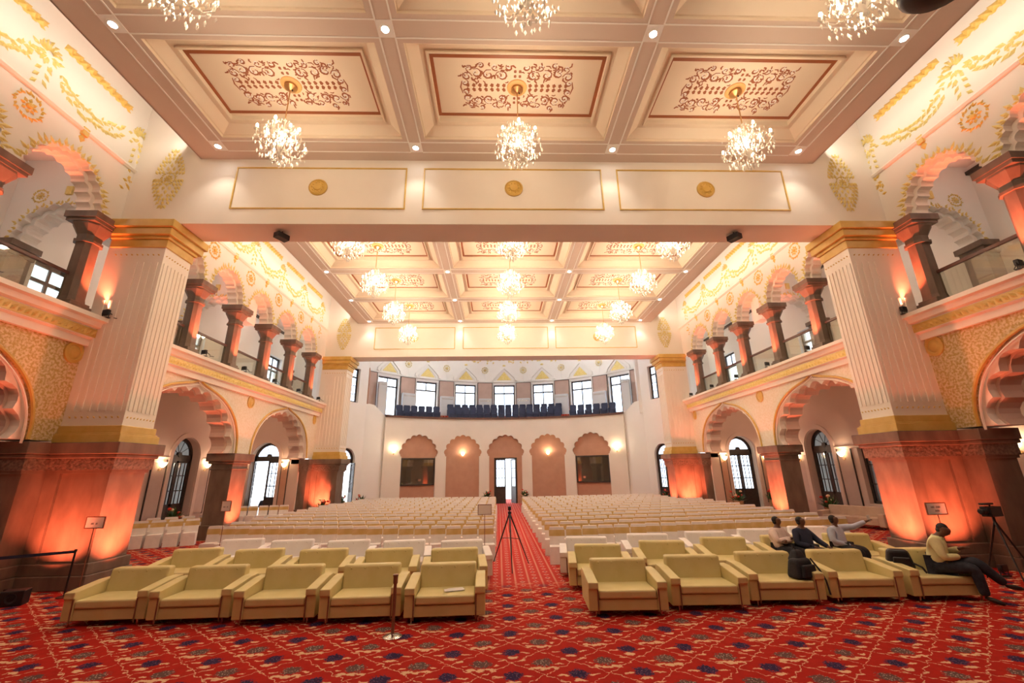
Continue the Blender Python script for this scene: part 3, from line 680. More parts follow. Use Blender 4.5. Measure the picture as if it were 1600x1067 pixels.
# ------------------------------------------------------------------ stone columns
def lower_column():
    r = empty('arcade_column'); b = MB(); b.box(-.55, .55, -.68, .68, 0, .58); b.build('plinth', m_stone, r, bevel=.02)
    b = MB(); b.box(-.46, .46, -.58, .58, .58, 2.85); b.build('shaft', m_stone, r)
    b = MB(); b.box(-.50, .50, -.62, .62, 2.85, 2.92); b.box(-.47, .47, -.6, .6, 2.92, 3.1); b.box(-.55, .55, -.70, .70, 3.1, 3.22); b.box(-.62, .62, -.80, .80, 3.22, 3.55); b.build('capital', m_stone, r, bevel=.02)
    return r
def upper_column():
    r = empty('gallery_column'); b = MB(); b.box(-.33, .33, -.33, .33, 7.0, 7.3); b.box(-.29, .29, -.29, .29, 7.3, 7.38); b.build('base', m_stone, r, bevel=.02)
    def octo(w): c = w*.55; return [(w, -c), (w, c), (c, w), (-c, w), (-w, c), (-w, -c), (-c, -w), (c, -w)]
    b = MB(); n = 8; st = [(.27, 7.38), (.25, 7.5), (.23, 9.2), (.24, 9.25)]
    vs = [(x, y, z) for w, z in st for x, y in octo(w)]; b.add(vs, [(i*n+k, i*n+(k+1) % n, (i+1)*n+(k+1) % n, (i+1)*n+k) for i in range(len(st)-1) for k in range(n)]); b.build('shaft', m_stone, r)
    b = MB(); st = [(.29, 9.2), (.29, 9.28), (.25, 9.30), (.25, 9.45), (.33, 9.62), (.39, 9.74), (.39, 9.80)]
    vs = [(x, y, z) for w, z in st for x, y in octo(w)]; b.add(vs, [(i*n+k, i*n+(k+1) % n, (i+1)*n+(k+1) % n, (i+1)*n+k) for i in range(len(st)-1) for k in range(n)]+[tuple(range(n)), tuple(range(len(st)*n-1, len(st)*n-n-1, -1))])
    b.box(-.42, .42, -.42, .42, 9.80, 9.90); b.box(-.46, .46, -.46, .46, 9.90, 10.1); b.build('capital', m_stone, r)
    return r
lc = lower_column(); uc = upper_column(); index_kids(); fl = fu = True
RED = (1, .17, .075)
fixt = None
def floodlight(loc, ang, label, tgt, e, spot=70):
    global fixt
    if fixt is None:
        fixt = empty('floodlight'); b = MB(); b.box(-.11, .11, -.05, .05, .10, .26); b.build('lamp_head', m_black, fixt, bevel=.02)
        b = MB(); b.tube([(-.13, 0, 0), (-.13, 0, .18), (-.11, 0, .18)], .012, 5); b.tube([(.13, 0, 0), (.13, 0, .18), (.11, 0, .18)], .012, 5); b.box(-.14, .14, -.05, .05, 0, .02); b.build('bracket', m_black, fixt)
        b = MB(); b.tube([(.05, .05, .18), (.12, .15, .1), (.2, .1, .02), (.28, .2, .015)], .012, 5); b.build('cable', m_black, fixt); index_kids(); r = fixt
    else: r = copy_tree(fixt)
    r.location = loc; r.rotation_euler = (0, 0, ang); tag(r, label, 'floodlight', 'small black floodlights')
    lamp('floodlight_beam', 'SPOT', (loc[0], loc[1], loc[2]+.3), e, RED, .05, to=tgt, spot=spot, blend=1.)
for s in (-1, 1):
    for k, y in enumerate((20.6, 4.45)):
        r = lc if fl else copy_tree(lc); fl = False; r.location = (s*(XA+.46), y, 0)
        tag(r, 'square red-lit stone column between the two lower arches on the %s' % SIDE[s] if k == 0 else 'square stone column nearest the stage on the %s, outside the frame' % SIDE[s], 'column')
    for nm, UC in (('near', UC1), ('mid', UC2)):
        for k, y in enumerate(UC):
            r = uc if fu else copy_tree(uc); fu = False; r.location = (s*(XA+.33), y, 0)
            if nm == 'near': t = 'red-lit stone gallery column on the %s, %s in front of the near pier' % (SIDE[s], ORD[k])
            else: t = 'red-lit stone gallery column on the %s, %s beyond the near pier' % (SIDE[s], ORD[k])
            tag(r, t, 'column', 'gallery columns')
            if nm == 'near' and k > 1: continue
            if nm == 'mid' and k == 0: continue
            dy = .0 if k else 0
            floodlight((s*11.97, y-.02+(.35 if y == 11.6 else 0), 7.02), .3*s, 'black floodlight on %s gallery ledge, foot of %s column %s near pier' % (SIDE[s], ORD[k], 'before' if nm == 'near' else 'beyond'), (s*12.62, y+.02, 9.0), LP['up_red']*.55, 58)
    # pedestal washes
    for (x, y, tx, ty, tz, e, nm) in ((11.5, 11.0, 11.5, 12.0, 2.3, .75, 'near pedestal front'), (9.9, 12.5, 10.8, 12.55, 2.1, 1.0, 'near pedestal inner side'), (11.6, 27.4, 11.6, 28.4, 2.3, 1.5, 'far pedestal front'), (9.9, 29.0, 10.8, 29.0, 2.3, .9, 'far pedestal inner side'), (11.55, 20.5, 12.45, 20.6, 2.3, 1.2, 'middle lower column')):
        floodlight((s*x, y, 0), s*.2, 'black floodlight on the floor by the %s on the %s' % (nm, SIDE[s]), (s*tx, ty, 1.75), LP['up_red']*e*.72, 88)
# railings
hr = None
for s in (-1, 1):
    for nm, UC in (('before', UC1), ('beyond', UC2)):
        ucs = sorted(UC, reverse=(nm == 'before'))
        for k, (a, c) in enumerate(zip(ucs, ucs[1:])):
            if nm == 'before' and k > 1: continue
            if hr is None:
                hr = empty('glass_railing'); b = MB(); b.box(-.04, .04, -1.05, 1.05, 8.14, 8.24); b.build('handrail', m_rail, hr, bevel=.015); b = MB(); b.box(-.006, .006, -1.05, 1.05, 7.05, 8.14); b.build('glass_panel', m_glass, hr); index_kids(); r = hr
            else: r = copy_tree(hr)
            r.location = (s*12.8, (a+c)/2, 0); r.scale = (1, (abs(c-a)-.45)/2.1, 1)
            tag(r, 'wood-topped glass railing on the %s gallery, %s opening %s the near pier' % (SIDE[s], ORD[k], nm), 'railing', 'gallery railings')

# ------------------------------------------------------------------ apse: curved back wall
RB, CYB = 19.0, 19.1
def bendT(R, cy):
    return lambda u, v, h: ((R-h)*sin(u/R), cy+(R-h)*cos(u/R), v)
def bend_post(R, cy, u0, u1, step=.45):
    def post(bm):
        n = int((u1-u0)/step)
        for i in range(1, n):
            bmesh.ops.bisect_plane(bm, geom=bm.verts[:]+bm.edges[:]+bm.faces[:], plane_co=(u0+(u1-u0)*i/n, 0, 0), plane_no=(1, 0, 0), dist=1e-5)
        f = bendT(R, cy)
        for v in bm.verts: v.co = Vector(f(v.co.x, v.co.y, v.co.z))
    return post
UE = RB*math.asin(9.85/RB); wb = empty('wall_back', kind='structure')
arcs = [cusped(c, 3.95, 1.50, 1.50, 9, .32, tip=.14) for c in (-7.45, -3.7, 0, 3.7, 7.45)]
poly = [(-UE, 7.0), (-UE, 0)]
for A in arcs:
    c = (A[0][0]+A[-1][0])/2
    poly += [(c-1.42, 0), (c-1.42, 3.86), (c-1.52, 3.88), (c-1.52, 3.95)]+A+[(c+1.52, 3.95), (c+1.52, 3.88), (c+1.42, 3.86), (c+1.42, 0)]
poly += [(UE, 0), (UE, 7.0)]
b = MB(); b.prism(poly, 0, .22); b.build('arched_wall_face', m_wall, wb, post=bend_post(RB, CYB, -UE, UE))
b = MB()
for x0, x1, z0, z1 in ((-UE, -.98, 0, 7), (-.98, .98, 3.7, 7), (.98, UE, 0, 7)): b.box(x0, x1, z0, z1, -.15, 0)
b.build('mauve_wall_panels', m_mauve, wb, post=bend_post(RB, CYB, -UE, UE))
b = MB(); b.box(-UE, UE, 6.96, 7.12, -.3, .30); b.build('balcony_coping', m_rail, wb, post=bend_post(RB, CYB, -UE, UE))
TB = bendT(RB, CYB)
# back door
DN[0] += 1; dr_ = empty('door_%d' % DN[0], kind='structure'); T = frame((0.0, CYB+RB, 0), (1, 0, 0), (0, 0, 1), (0, -1, 0))
b = MB()
for a, c, d, e in ((-.98, -.88, 0, 3.7), (.88, .98, 0, 3.7), (-.98, .98, 3.6, 3.7)): b.box(a, c, d, e, -.1, .06, T)
b.build('frame', m_dark, dr_)
f = MB(); gl = MB(); door_leaf(f, gl, -.88, 0, 3.6, T, 1.25); f.build('door_leaf', m_dark, dr_); gl.build('leaf_pane', m_pane, dr_)
TL = frame((.88, CYB+RB, 0), (-.45, .893, 0), (0, 0, 1), (-.893, -.45, 0)); f = MB(); gl = MB(); door_leaf(f, gl, 0, .86, 3.6, TL, 1.25); f.build('door_leaf', m_dark, dr_); gl.build('leaf_pane', m_pane, dr_)
for s in (-1, 1):
    WN[0] += 1; r = empty('window_%d' % WN[0], kind='structure'); a = s*7.45/RB; c = Vector(((RB)*sin(a), CYB+RB*cos(a), 0)); T = frame(c, (cos(a), -sin(a), 0), (0, 0, 1), (-sin(a), -cos(a), 0))
    b = MB()
    for x0, x1, z0, z1 in ((-1.4, 1.4, 1.58, 1.7), (-1.4, 1.4, 3.62, 3.74), (-1.4, -1.28, 1.7, 3.62), (1.28, 1.4, 1.7, 3.62)): b.box(x0, x1, z0, z1, .05, .14, T)
    b.build('booth_window_frame', m_dark, r); b = MB(); b.box(-1.32, 1.32, 1.7, 3.62, .06, .09, T); b.build('booth_glass', m_booth, r)
    b = MB(); b.box(min(s*9.8, s*16.5), max(s*9.8, s*16.5), 33.3 if False else 36.5, 36.7, 0, 7); 
# balcony floor, tiered
b = MB(); pts = [(RB*sin(t), CYB+RB*cos(t)) for t in [(-UE+2*UE*i/20)/RB for i in range(21)]]; b.prism([(11.4, 35.4), (9, 39.5), (0, 41.6), (-9, 39.5), (-11.4, 35.4)]+pts, 6.6, 7.05); b.build('floor_balcony', m_carpet, kind='structure')
b = MB(); R2 = 20.3; pts2 = [(20.3*sin(t), 19.1+20.3*cos(t)) for t in [(-.42+.84*i/16) for i in range(17)]]; b.prism([(9, 39.5), (0, 41.6), (-9, 39.5)]+pts2, 7.05, 7.45); b.build('floor_balcony_tier', m_carpet, kind='structure')
# window wall of the apse (7 facets)
RW, CYW, DT = 14.2, 26.8, .264
wu = empty('wall_apse', kind='structure'); FW = 2*RW*math.tan(DT/2)
for k in range(-3, 4):
    a = k*DT; c = Vector((RW*sin(a), CYW+RW*cos(a), 0)); T = frame(c, (cos(a), -sin(a), 0), (0, 0, 1), (-sin(a), -cos(a), 0))
    b = MB(); slot_wall(b, -FW/2-.02, FW/2+.02, 6.6, 15, [(-1.02, 1.02, 7.3, 10.65, None)], -.5, 0, T); b.build('window_bay', m_white, wu)
    rect_window(T, -1.02, 1.02, 7.3, 10.65, depth=-.3, transom=.76, rows=1, opened=(k in (-2,)))
    b = MB(); b.sweep([(0, 10.85), (.08, 10.88), (.10, 10.98), (0, 11.02)], -FW/2, FW/2, T); b.build('cornice', m_white, wu)
    P_ = [(-1.25, 11.05), (-1.2, 11.35), (-.6, 11.95), (0, 12.5), (.6, 11.95), (1.2, 11.35), (1.25, 11.05)]; Pi = [(x*.84, 11.05+(z-11.05)*.84) for x, z in P_]
    b = MB(); b.prism(P_+Pi[::-1], 0, .12, T); b.prism([(x*.72, 11.05+(z-11.05)*.72) for x, z in P_]+[(x*.62, 11.05+(z-11.05)*.62) for x, z in P_][::-1], 0, .06, T); b.build('pointed_hood_moulding', m_white, wu)
    g = MB(); g.prism([(-.7, 11.12), (0, 11.95), (.7, 11.12)], 0, .03, T)
    for q in range(5): g.leaf(0, 12.5, pi/2+(q-2)*.5, .22, .1, .04, T)
    g.build('gold_tympanum', m_goldp, wu)
    g = MB()
    for q in range(40): g.leaf(random.uniform(-1.7, 1.7), 13.15+random.uniform(-.2, .5), random.uniform(0, 6.28), .3, .15, .04, T)
    g.build('gold_leaf_scatter', m_goldp, wu)
for k in range(-4, 4):
    a = (k+.5)*DT; c = Vector((RW*sin(a)/cos(DT/2)*.995, CYW+RW*cos(a)/cos(DT/2)*.995-.06, 0)); T = frame(c, (cos(a), -sin(a), 0), (0, 0, 1), (-sin(a), -cos(a), 0))
    if abs(k+.5) < 3.2:
        g = MB(); rosette(g, 0, 12.1, .36, T, 10); g.build('apse_rosette', m_goldp, wu)
    b = MB(); b.box(-.68, .68, 7.05, 10.8, 0, .10, T); b.build('fabric_panel', m_mauve2, wu)
    b = MB(); b.box(-.72, -.68, 7.05, 10.84, 0, .13, T); b.box(.68, .72, 7.05, 10.84, 0, .13, T); b.box(-.72, .72, 10.8, 10.84, 0, .13, T); b.build('panel_edge', m_dark, wu)
# angled side segments with window above and arched door below
for s in (-1, 1):
    A0 = Vector((s*12.9, 29.6, 0)); A1 = Vector((s*11.0, 33.9, 0)); B1 = Vector((s*9.85, 35.35, 0)); Cc = Vector((s*11.38, 35.4, 0))
    d = (A1-A0); L_ = d.length; d.normalize(); Hn = Vector((-s*d.y, s*d.x, 0)); Hn = Hn if Hn.x*s < 0 else -Hn
    w = empty('wall_apse_'+SIDE[s], kind='structure')
    T = frame(A0, d, (0, 0, 1), Hn); ud = L_-1.6
    b = MB(); slot_wall(b, 0, L_, 0, 6.7, [(ud-.85, ud+.85, 0, 9, basearch(ud, 3.55, .85, .85, 20))], -.4, 0, T); slot_wall(b, 0, L_, 6.7, 15, [(ud-.62, ud+.62, 7.8, 10.45, None)], -.4, 0, T); b.build('angled_wall', m_white, w)
    arched_door(T, ud, .85, 3.55, .85, open_r=(0 if s > 0 else 1.1), open_l=0, depth=-.25)
    rect_window(T, ud-.62, ud+.62, 7.8, 10.45, transom=.74, rows=3)
    for nm, P_, Q_, z0, z1 in (('curved_return', A1, B1, 0, 7.0), ('upper_return', A1, Cc, 6.9, 15)):
        e = (Q_-P_); le = e.length; e.normalize(); h = Vector((e.y, -e.x, 0)); h = h if h.y < 0 or h.x*s < 0 else -h
        T2 = frame(P_, e, (0, 0, 1), h); b = MB()
        if nm == 'curved_return': b.prism([(0, 0), (le, 0), (le, 7.05), (.75, 7.85), (.25, 7.9), (0, 7.85)], -.25, 0, T2)
        else: b.box(0, le, z0, z1, -.25, 0, T2)
        b.build(nm, m_white, w)
    b = MB(); b.box(min(s*10.9, s*12.9), max(s*10.9, s*12.9), 36.2, 36.5, 0, 7) ; 
    b = MB(); T3 = frame(A1, (Cc-A1).normalized(), (0, 0, 1), (-s, 0, 0)); b.box(.05, 1.3, 7.9, 10.8, 0, .06, T3); b.build('fabric_panel', m_mauve, w)
m_screen = noisy('screen_grey', (.30, .31, .27), (.36, .37, .32), 2, .8)
for s in (-1, 1):  # added wall and roof outside, blocking the sky behind the near aisle doors
    b = MB(); b.box(min(s*19.6, s*19.9), max(s*19.6, s*19.9), -3.5, 29.0, 0, 6); b.box(min(s*17.0, s*19.9), max(s*17.0, s*19.9), -3.5, 29.0, 5.8, 6); b.box(min(s*17.0, s*19.9), max(s*17.0, s*19.9), -3.7, -3.5, 0, 6); b.build('wall_sky_screen_'+SIDE[s], m_screen, kind='structure')
# outside ground and terrace seen through doors
b = MB(); b.box(-60, 60, 44.0, 90, -.3, -.05); b.box(-60, -16.9, -5, 44, -.3, -.05); b.box(16.9, 60, -5, 44, -.3, -.05); b.build('ground_outside', m_white, kind='structure')

# ------------------------------------------------------------------ balcony seats and cabinets
def theatre_seat():
    r = empty('theatre_seat'); b = MB(); b.add([(-.24, .12, .42), (.24, .12, .42), (.24, .20, .42), (-.24, .20, .42), (-.29, .22, 1.00), (.29, .22, 1.00), (.29, .30, 1.00), (-.29, .30, 1.00), (-.25, .24, 1.14), (.25, .24, 1.14), (.25, .31, 1.14), (-.25, .31, 1.14)], [(0, 1, 5, 4), (1, 2, 6, 5), (2, 3, 7, 6), (3, 0, 4, 7), (4, 5, 9, 8), (5, 6, 10, 9), (6, 7, 11, 10), (7, 4, 8, 11), (8, 9, 10, 11), (3, 2, 1, 0)]); b.build('backrest', m_navy, r)
    b = MB(); b.box(-.26, .26, -.25, .18, .0, .50); b.build('seat', m_navy, r, bevel=.03)
    for q in (-1, 1): b = MB(); b.box(q*.27-.025, q*.27+.025, -.22, .2, 0, .62); b.build('armrest', m_navy, r)
    return r
ts = theatre_seat(); index_kids(); ft = True
for tier, (R_, z) in enumerate(((19.68, 7.05), (20.75, 7.45))):
    for blk, (u0, u1, nm) in enumerate(((-9.3, -5.6, 'left'), (-4.9, 4.9, 'middle'), (5.6, 9.6, 'right'))):
        n = int((u1-u0)/.60)
        if tier and blk != 1: continue
        for i in range(n):
            u = u0+(i+.5)*(u1-u0)/n; a = u/19.0; r = ts if ft else copy_tree(ts); ft = False
            r.location = (R_*sin(a), 19.1+R_*cos(a), z); r.rotation_euler = (0, 0, -a)
            tag(r, 'dark navy balcony seat, %s from left of the %s block, %s tier' % (ORD[i], nm, 'upper' if tier else 'front'), 'seat', 'navy balcony seats')
def cabinet(x, y, a, z0, z1, w, lab):
    r = empty('air_conditioner', (x, y, 0), a, lab, 'air conditioner'); b = MB(); b.box(-w/2, w/2, -.18, .18, z0, z1); b.build('casing', m_ac, r, bevel=.02)
    b = MB(); b.box(-w/2+.06, w/2-.06, -.19, -.17, z0+.1, z1-.08); b.build('front_panel', m_ac, r, label='recessed grey front'); 
    for k in range(5): pass
    b = MB(); [b.box(-w/2+.1, w/2-.1, -.20, -.185, z1-.3+k*.035, z1-.285+k*.035) for k in range(4)]; b.build('grille', m_metal, r)
for k, (u, z1, w) in enumerate(((-8.15, 9.0, .9), (-5.2, 9.0, .9), (-1.85, 8.9, .9), (1.9, 8.9, .9), (5.3, 9.1, .9), (8.3, 9.0, .9))):
    a = [-2.5, -1.5, -.5, .5, 1.5, 2.5][k]*DT; cabinet((RW-.25)*sin(a), CYW+(RW-.25)*cos(a), -a, 7.05, z1+.35, 1.25, 'white floor cabinet on the balcony, %s from left between windows' % ORD[k])
for s in (-1, 1): cabinet(s*10.35, 35.75, s*-.5, 7.05, 10.0, .7, 'tall white cabinet at the %s end of the balcony' % SIDE[s])

# ------------------------------------------------------------------ sconces
def sconce(T, u, z, label, e):
    r = empty('wall_sconce'); tag(r, label, 'wall lamp', 'wall sconces')
    b = MB(); b.lathe([(.05, -.02), (.05, .02)], 8, T=lambda x, y, zz_: T(u+x, z-.2+y, .04+zz_)); b.tube([T(u, z-.2, .05), T(u, z-.26, .12), T(u, z-.2, .18), T(u, z-.1, .18)], .012, 5); b.build('bracket', m_brass, r)
    b = MB(); b.lathe([(.05, -.1), (.13, .0), (.17, .12), (.16, .12), (.05, -.08)], 14, T=lambda x, y, zz_: T(u+x, z+zz_, .19+y)); b.build('glass_shade', m_shade, r, label='glowing glass bowl')
    p = T(u, z+.16, .30); lamp('sconce_glow', 'POINT', p, e, WARM, .08)
for (T, c, z, nm) in SC: sconce(T, c, z, 'glowing wall sconce on the '+nm, LP['sconce'])
for u, z, nm in ((-9.55, 4.25, 'far left'), (-3.7, 4.0, 'second niche'), (3.7, 4.0, 'fourth niche'), (9.6, 4.2, 'far right')):
    a = u/RB; c = Vector((RB*sin(a), CYB+RB*cos(a), 0)); T = frame(c-Vector((sin(a), cos(a), 0))*(.22 if abs(u) > 5 else 0), (cos(a), -sin(a), 0), (0, 0, 1), (-sin(a), -cos(a), 0))
    sconce(T, 0, z, 'glowing wall sconce on the curved back wall, '+nm, LP['sconce']*1.6)
for s in (-1, 1):
    T = frame((s*14.4, 33, 0), (1, 0, 0), (0, 0, 1), (0, -1, 0)); sconce(T, 0, 11.9, 'glowing sconce on the end wall of the %s gallery' % SIDE[s], LP['sconce']*3)
    for y in (9, 17, 25): lamp('gallery_light', 'POINT', (s*14.8, y, 12.2), LP['aisle'], (1, .86, .72), .15)
    for y in (8, 17, 25, 31): lamp('aisle_fill', 'POINT', (s*14.9, y, 6.2), LP['aisle']*.5, WARM, .15)  # added fill light for the side aisles, with invented ceiling fixtures
fx = None
for s in (-1, 1):
    for (x, ys, z, nm) in ((14.8, (9.5, 17, 25), 12.9, 'gallery'), (14.9, (8, 17, 25, 31), 6.62, 'aisle')):
        for k, y in enumerate(ys):
            if fx is None:
                fx = empty('ceiling_spot'); b = MB(); b.lathe([(.001, -.03), (.10, -.03), (.10, -.02), (.001, -.02)], 14); b.build('lens', m_lamp, fx); b = MB(); b.lathe([(.11, -.04), (.15, -.04), (.15, 0), (.11, 0), (.11, -.04)], 14); b.build('bezel', m_white, fx); index_kids(); r = fx
            else: r = copy_tree(fx)
            r.location = (s*x, y, z); tag(r, 'small recessed spot in the %s %s ceiling, %s from the stage' % (SIDE[s], nm, ORD[k]), 'ceiling light')

# ------------------------------------------------------------------ sofas
def sofa(mt, nm):
    r = empty(nm)
    b = MB(); b.box(-.55, .55, -.44, .36, .10, .285); b.build('base', mt, r, bevel=.015)
    b = MB(); b.box(-.54, .54, -.47, .22, .295, .44); b.build('seat_cushion', mt, r, bevel=.035)
    b = MB(); b.add([(-.55, .16, .40), (.55, .16, .40), (.55, .44, .12), (-.55, .44, .12), (-.56, .25, .84), (.56, .25, .84), (.56, .46, .84), (-.56, .46, .84)], [(3, 2, 1, 0), (4, 5, 6, 7), (0, 1, 5, 4), (1, 2, 6, 5), (2, 3, 7, 6), (3, 0, 4, 7)]); bk = b.build('backrest', mt, r, bevel=.045)
    b = MB()
    for i in range(4): b.ell((-.40+i*.267, .235, .78), (.018, .012, .018), 6, 4)
    b.build('button', mt, bk, kind='stuff')
    for s in (-1, 1):
        x0, x1 = sorted((s*.545, s*.735)); b = MB()
        pr = [(-.46, .10), (.46, .12), (.46, .66), (.2, .66), (-.50, .58), (-.50, .47), (-.47, .46)]
        b.add([(x, y, z) for x in (x0, x1) for y, z in pr], [tuple(range(7)), tuple(range(13, 6, -1))]+[(i, (i+1) % 7, 7+(i+1) % 7, 7+i) for i in range(7)]); a = b.build('arm', mt, r, bevel=.025)
        b = MB(); b.tube([(s*.562, -.485, .46), (s*.562, -.475, .1), (s*.562, -.465, .06)], .013, 5); b.build('wood_edge', m_strip, a, label='red-brown wooden edge strip')
        for y in (-.42, .40): b = MB(); b.lathe([(.012, 0), (.022, .12)], 8, o=(s*.60, y, 0)); b.build('leg', m_metal, r)
    return r
sy = sofa(m_sofa, 'sofa'); sw = sofa(m_sofaw, 'sofa'); index_kids()
def put_sofa(proto, used, x, y, rz, lab, grp):
    r = proto if not used[0] else copy_tree(proto); used[0] = True; r.location = (x, y, 0); r.rotation_euler = (0, 0, rz); tag(r, lab, 'sofa', grp); return r
uy, uw = [False], [False]
S1L = [(-1.60, 9.28), (-3.15, 9.36), (-4.72, 9.42), (-6.32, 9.55), (-7.88, 9.60)]
S1R = [(1.82, 9.32), (3.45, 9.50), (5.08, 9.68), (6.72, 9.72), (8.36, 9.68)]
for k, (x, y) in enumerate(S1L): put_sofa(sy, uy, x, y, .03, 'yellow two-seat sofa in the front row of the left block, %s from the aisle' % ORD[k], 'front row yellow sofas')
for k, (x, y) in enumerate(S1R): put_sofa(sy, uy, x, y, -.05, 'yellow two-seat sofa in the front row of the right block, %s from the aisle' % ORD[k], 'front row yellow sofas')
for k, (x, y) in enumerate([(-1.63, 11.0), (-3.23, 11.15), (-4.85, 11.3), (-6.5, 11.5), (-8.2, 11.8)]): put_sofa(sy, uy, x, y, .10, 'yellow two-seat sofa in the second row of the left block, %s from the aisle' % ORD[k], 'second row yellow sofas')
for k, (x, y) in enumerate([(1.78, 11.1), (3.5, 11.42), (5.25, 11.75), (6.95, 11.85), (8.75, 11.95)]): put_sofa(sy, uy, x, y, -.13, 'yellow two-seat sofa in the second row of the right block, %s from the aisle' % ORD[k], 'second row yellow sofas')
for k, (x, y) in enumerate([(-1.55, 12.25), (-3.13, 12.45), (-4.7, 12.68), (-6.35, 12.95), (-7.95, 13.35)]): put_sofa(sw, uw, x, y, .13, 'white covered sofa in the third row of the left block, %s from the aisle' % ORD[k], 'white sofas')
for k, (x, y) in enumerate([(1.75, 12.35), (3.55, 12.65), (5.3, 12.85), (7.05, 13.2), (8.8, 13.5)]): put_sofa(sw, uw, x, y, -.13, 'white covered sofa in the third row of the right block, %s from the aisle' % ORD[k], 'white sofas')

# ------------------------------------------------------------------ banquet chairs
def chair_geo(cv, bd, T=IDF):
    def blk(mb, q):   # q: 8 corner list bottom 4, top 4
        mb.add([T(*p) for p in q], [(3, 2, 1, 0), (4, 5, 6, 7), (0, 1, 5, 4), (1, 2, 6, 5), (2, 3, 7, 6), (3, 0, 4, 7)])
    blk(cv, [(-.235, -.25, .0), (.235, -.25, .0), (.235, .22, .0), (-.235, .22, .0), (-.225, -.22, .46), (.225, -.22, .46), (.225, .20, .46), (-.225, .20, .46)])
    blk(cv, [(-.225, .14, .44), (.225, .14, .44), (.225, .26, .0), (-.225, .26, .0), (-.225, .20, .88), (.225, .20, .88), (.225, .29, .88), (-.225, .29, .88)])
    blk(cv, [(-.232, .192, .87), (.232, .192, .87), (.232, .300, .87), (-.232, .300, .87), (-.21, .205, .95), (.21, .205, .95), (.21, .290, .95), (-.21, .290, .95)])
    blk(bd, [(-.235, .172, .70), (.235, .172, .70), (.235, .290, .68), (-.235, .290, .68), (-.235, .191, .869), (.235, .191, .869), (.235, .300, .869), (-.235, .300, .869)])
cv, bd = MB(), MB(); chair_geo(cv, bd)
cp = empty('banquet_chair'); c1 = cv.build('cover', m_cover, cp); c2 = bd.build('top_band', m_band, cp, label='gold-yellow band over the backrest'); index_kids(); fc = True
stC, stB = MB(), MB()
def put_chair(x, y, rz, lab, grp):
    global fc
    if fc: r = cp; fc = False
    else:
        r = cp.copy(); COL.objects.link(r)
        for p_ in (c1, c2): q = p_.copy(); COL.objects.link(q); q.parent = r
    r.location = (x, y, 0); r.rotation_euler = (0, 0, rz); tag(r, lab, 'chair', grp)
rnd = random.Random(11)
for s in (-1, 1):
    for k in range(13):
        n = 19 if s < 0 else 20
        if k > 8: n = 18
        for i in range(n):
            ax = (.98 if s < 0 else 1.12)+i*.515
            if s < 0: x = -ax; y = 14.42+.15*(ax-.9)+1.33*k
            else: x = ax+.02; y = 13.72+.13*(ax-.9)+1.33*k
            y += rnd.uniform(-.05, .05); rz = -s*(.14)+rnd.uniform(-.05, .05); x += rnd.uniform(-.015, .015)
            if k < 7: put_chair(x, y, rz, 'white chair with gold band, %s row of the %s block, %s from the aisle' % (ORD[k], SIDE[s], ORD[i]), 'banquet chairs of the %s block' % SIDE[s])
            else:
                c_, s_ = cos(rz), sin(rz); chair_geo(stC, stB, lambda a, b_, z, x=x, y=y, c_=c_, s_=s_: (x+a*c_-b_*s_, y+a*s_+b_*c_, z))
r = empty('banquet_chairs', kind='stuff', label='far rows of white banquet chairs with gold bands beyond the seventh row', cat='chairs')
stC.build('covers', m_cover, r, kind='stuff'); stB.build('top_bands', m_band, r, kind='stuff')
for k, (x, y, z) in enumerate([(-14.5, 18.2, 0), (-13.98, 18.42, 0), (-13.46, 18.64, 0), (-12.95, 18.86, 0)]): put_chair(x, y, .45, 'white chair with gold band in the front of the left side aisle, %s from left' % ORD[k], 'side aisle chairs')
for k, (x, y, z) in enumerate([(-15.0, 19.5, 0), (-14.45, 19.75, 0), (-13.9, 20.0, 0), (-13.4, 20.3, 0)]): put_chair(x, y, .45, 'white chair in the second row of the left side aisle, %s from left' % ORD[k], 'side aisle chairs')
for k in range(6): put_chair(-15.4+k*.52, 25.6+.1*k, .2, 'white chair with gold band between the second and far left pillars, %s from left' % ORD[k], 'rear side aisle chairs')

# ------------------------------------------------------------------ bench sofa in right aisle
r = empty('bench_sofa', (15.2, 19.9, 0), pi/2*1.0, 'long beige sofa against the right side aisle wall', 'sofa'); r.rotation_euler = (0, 0, -1.15)
m_bg = noisy('beige_upholstery', (.55, .40, .30), (.60, .45, .34), 4, .7)
b = MB(); b.box(-1.1, 1.1, -.4, .3, .15, .45); b.build('seat', m_bg, r, bevel=.04); b = MB(); b.box(-1.1, 1.1, .2, .45, .15, .85); b.build('backrest', m_bg, r, bevel=.04)
for q in (-1, 1): b = MB(); b.box(q*1.2-.12, q*1.2+.12, -.4, .45, .1, .62); b.build('arm', m_bg, r, bevel=.04)
for q in (-1, 1):
    for y in (-.32, .36): b = MB(); b.box(q*1.2-.03, q*1.2+.03, y-.03, y+.03, 0, .12); b.build('leg', m_dark, r)

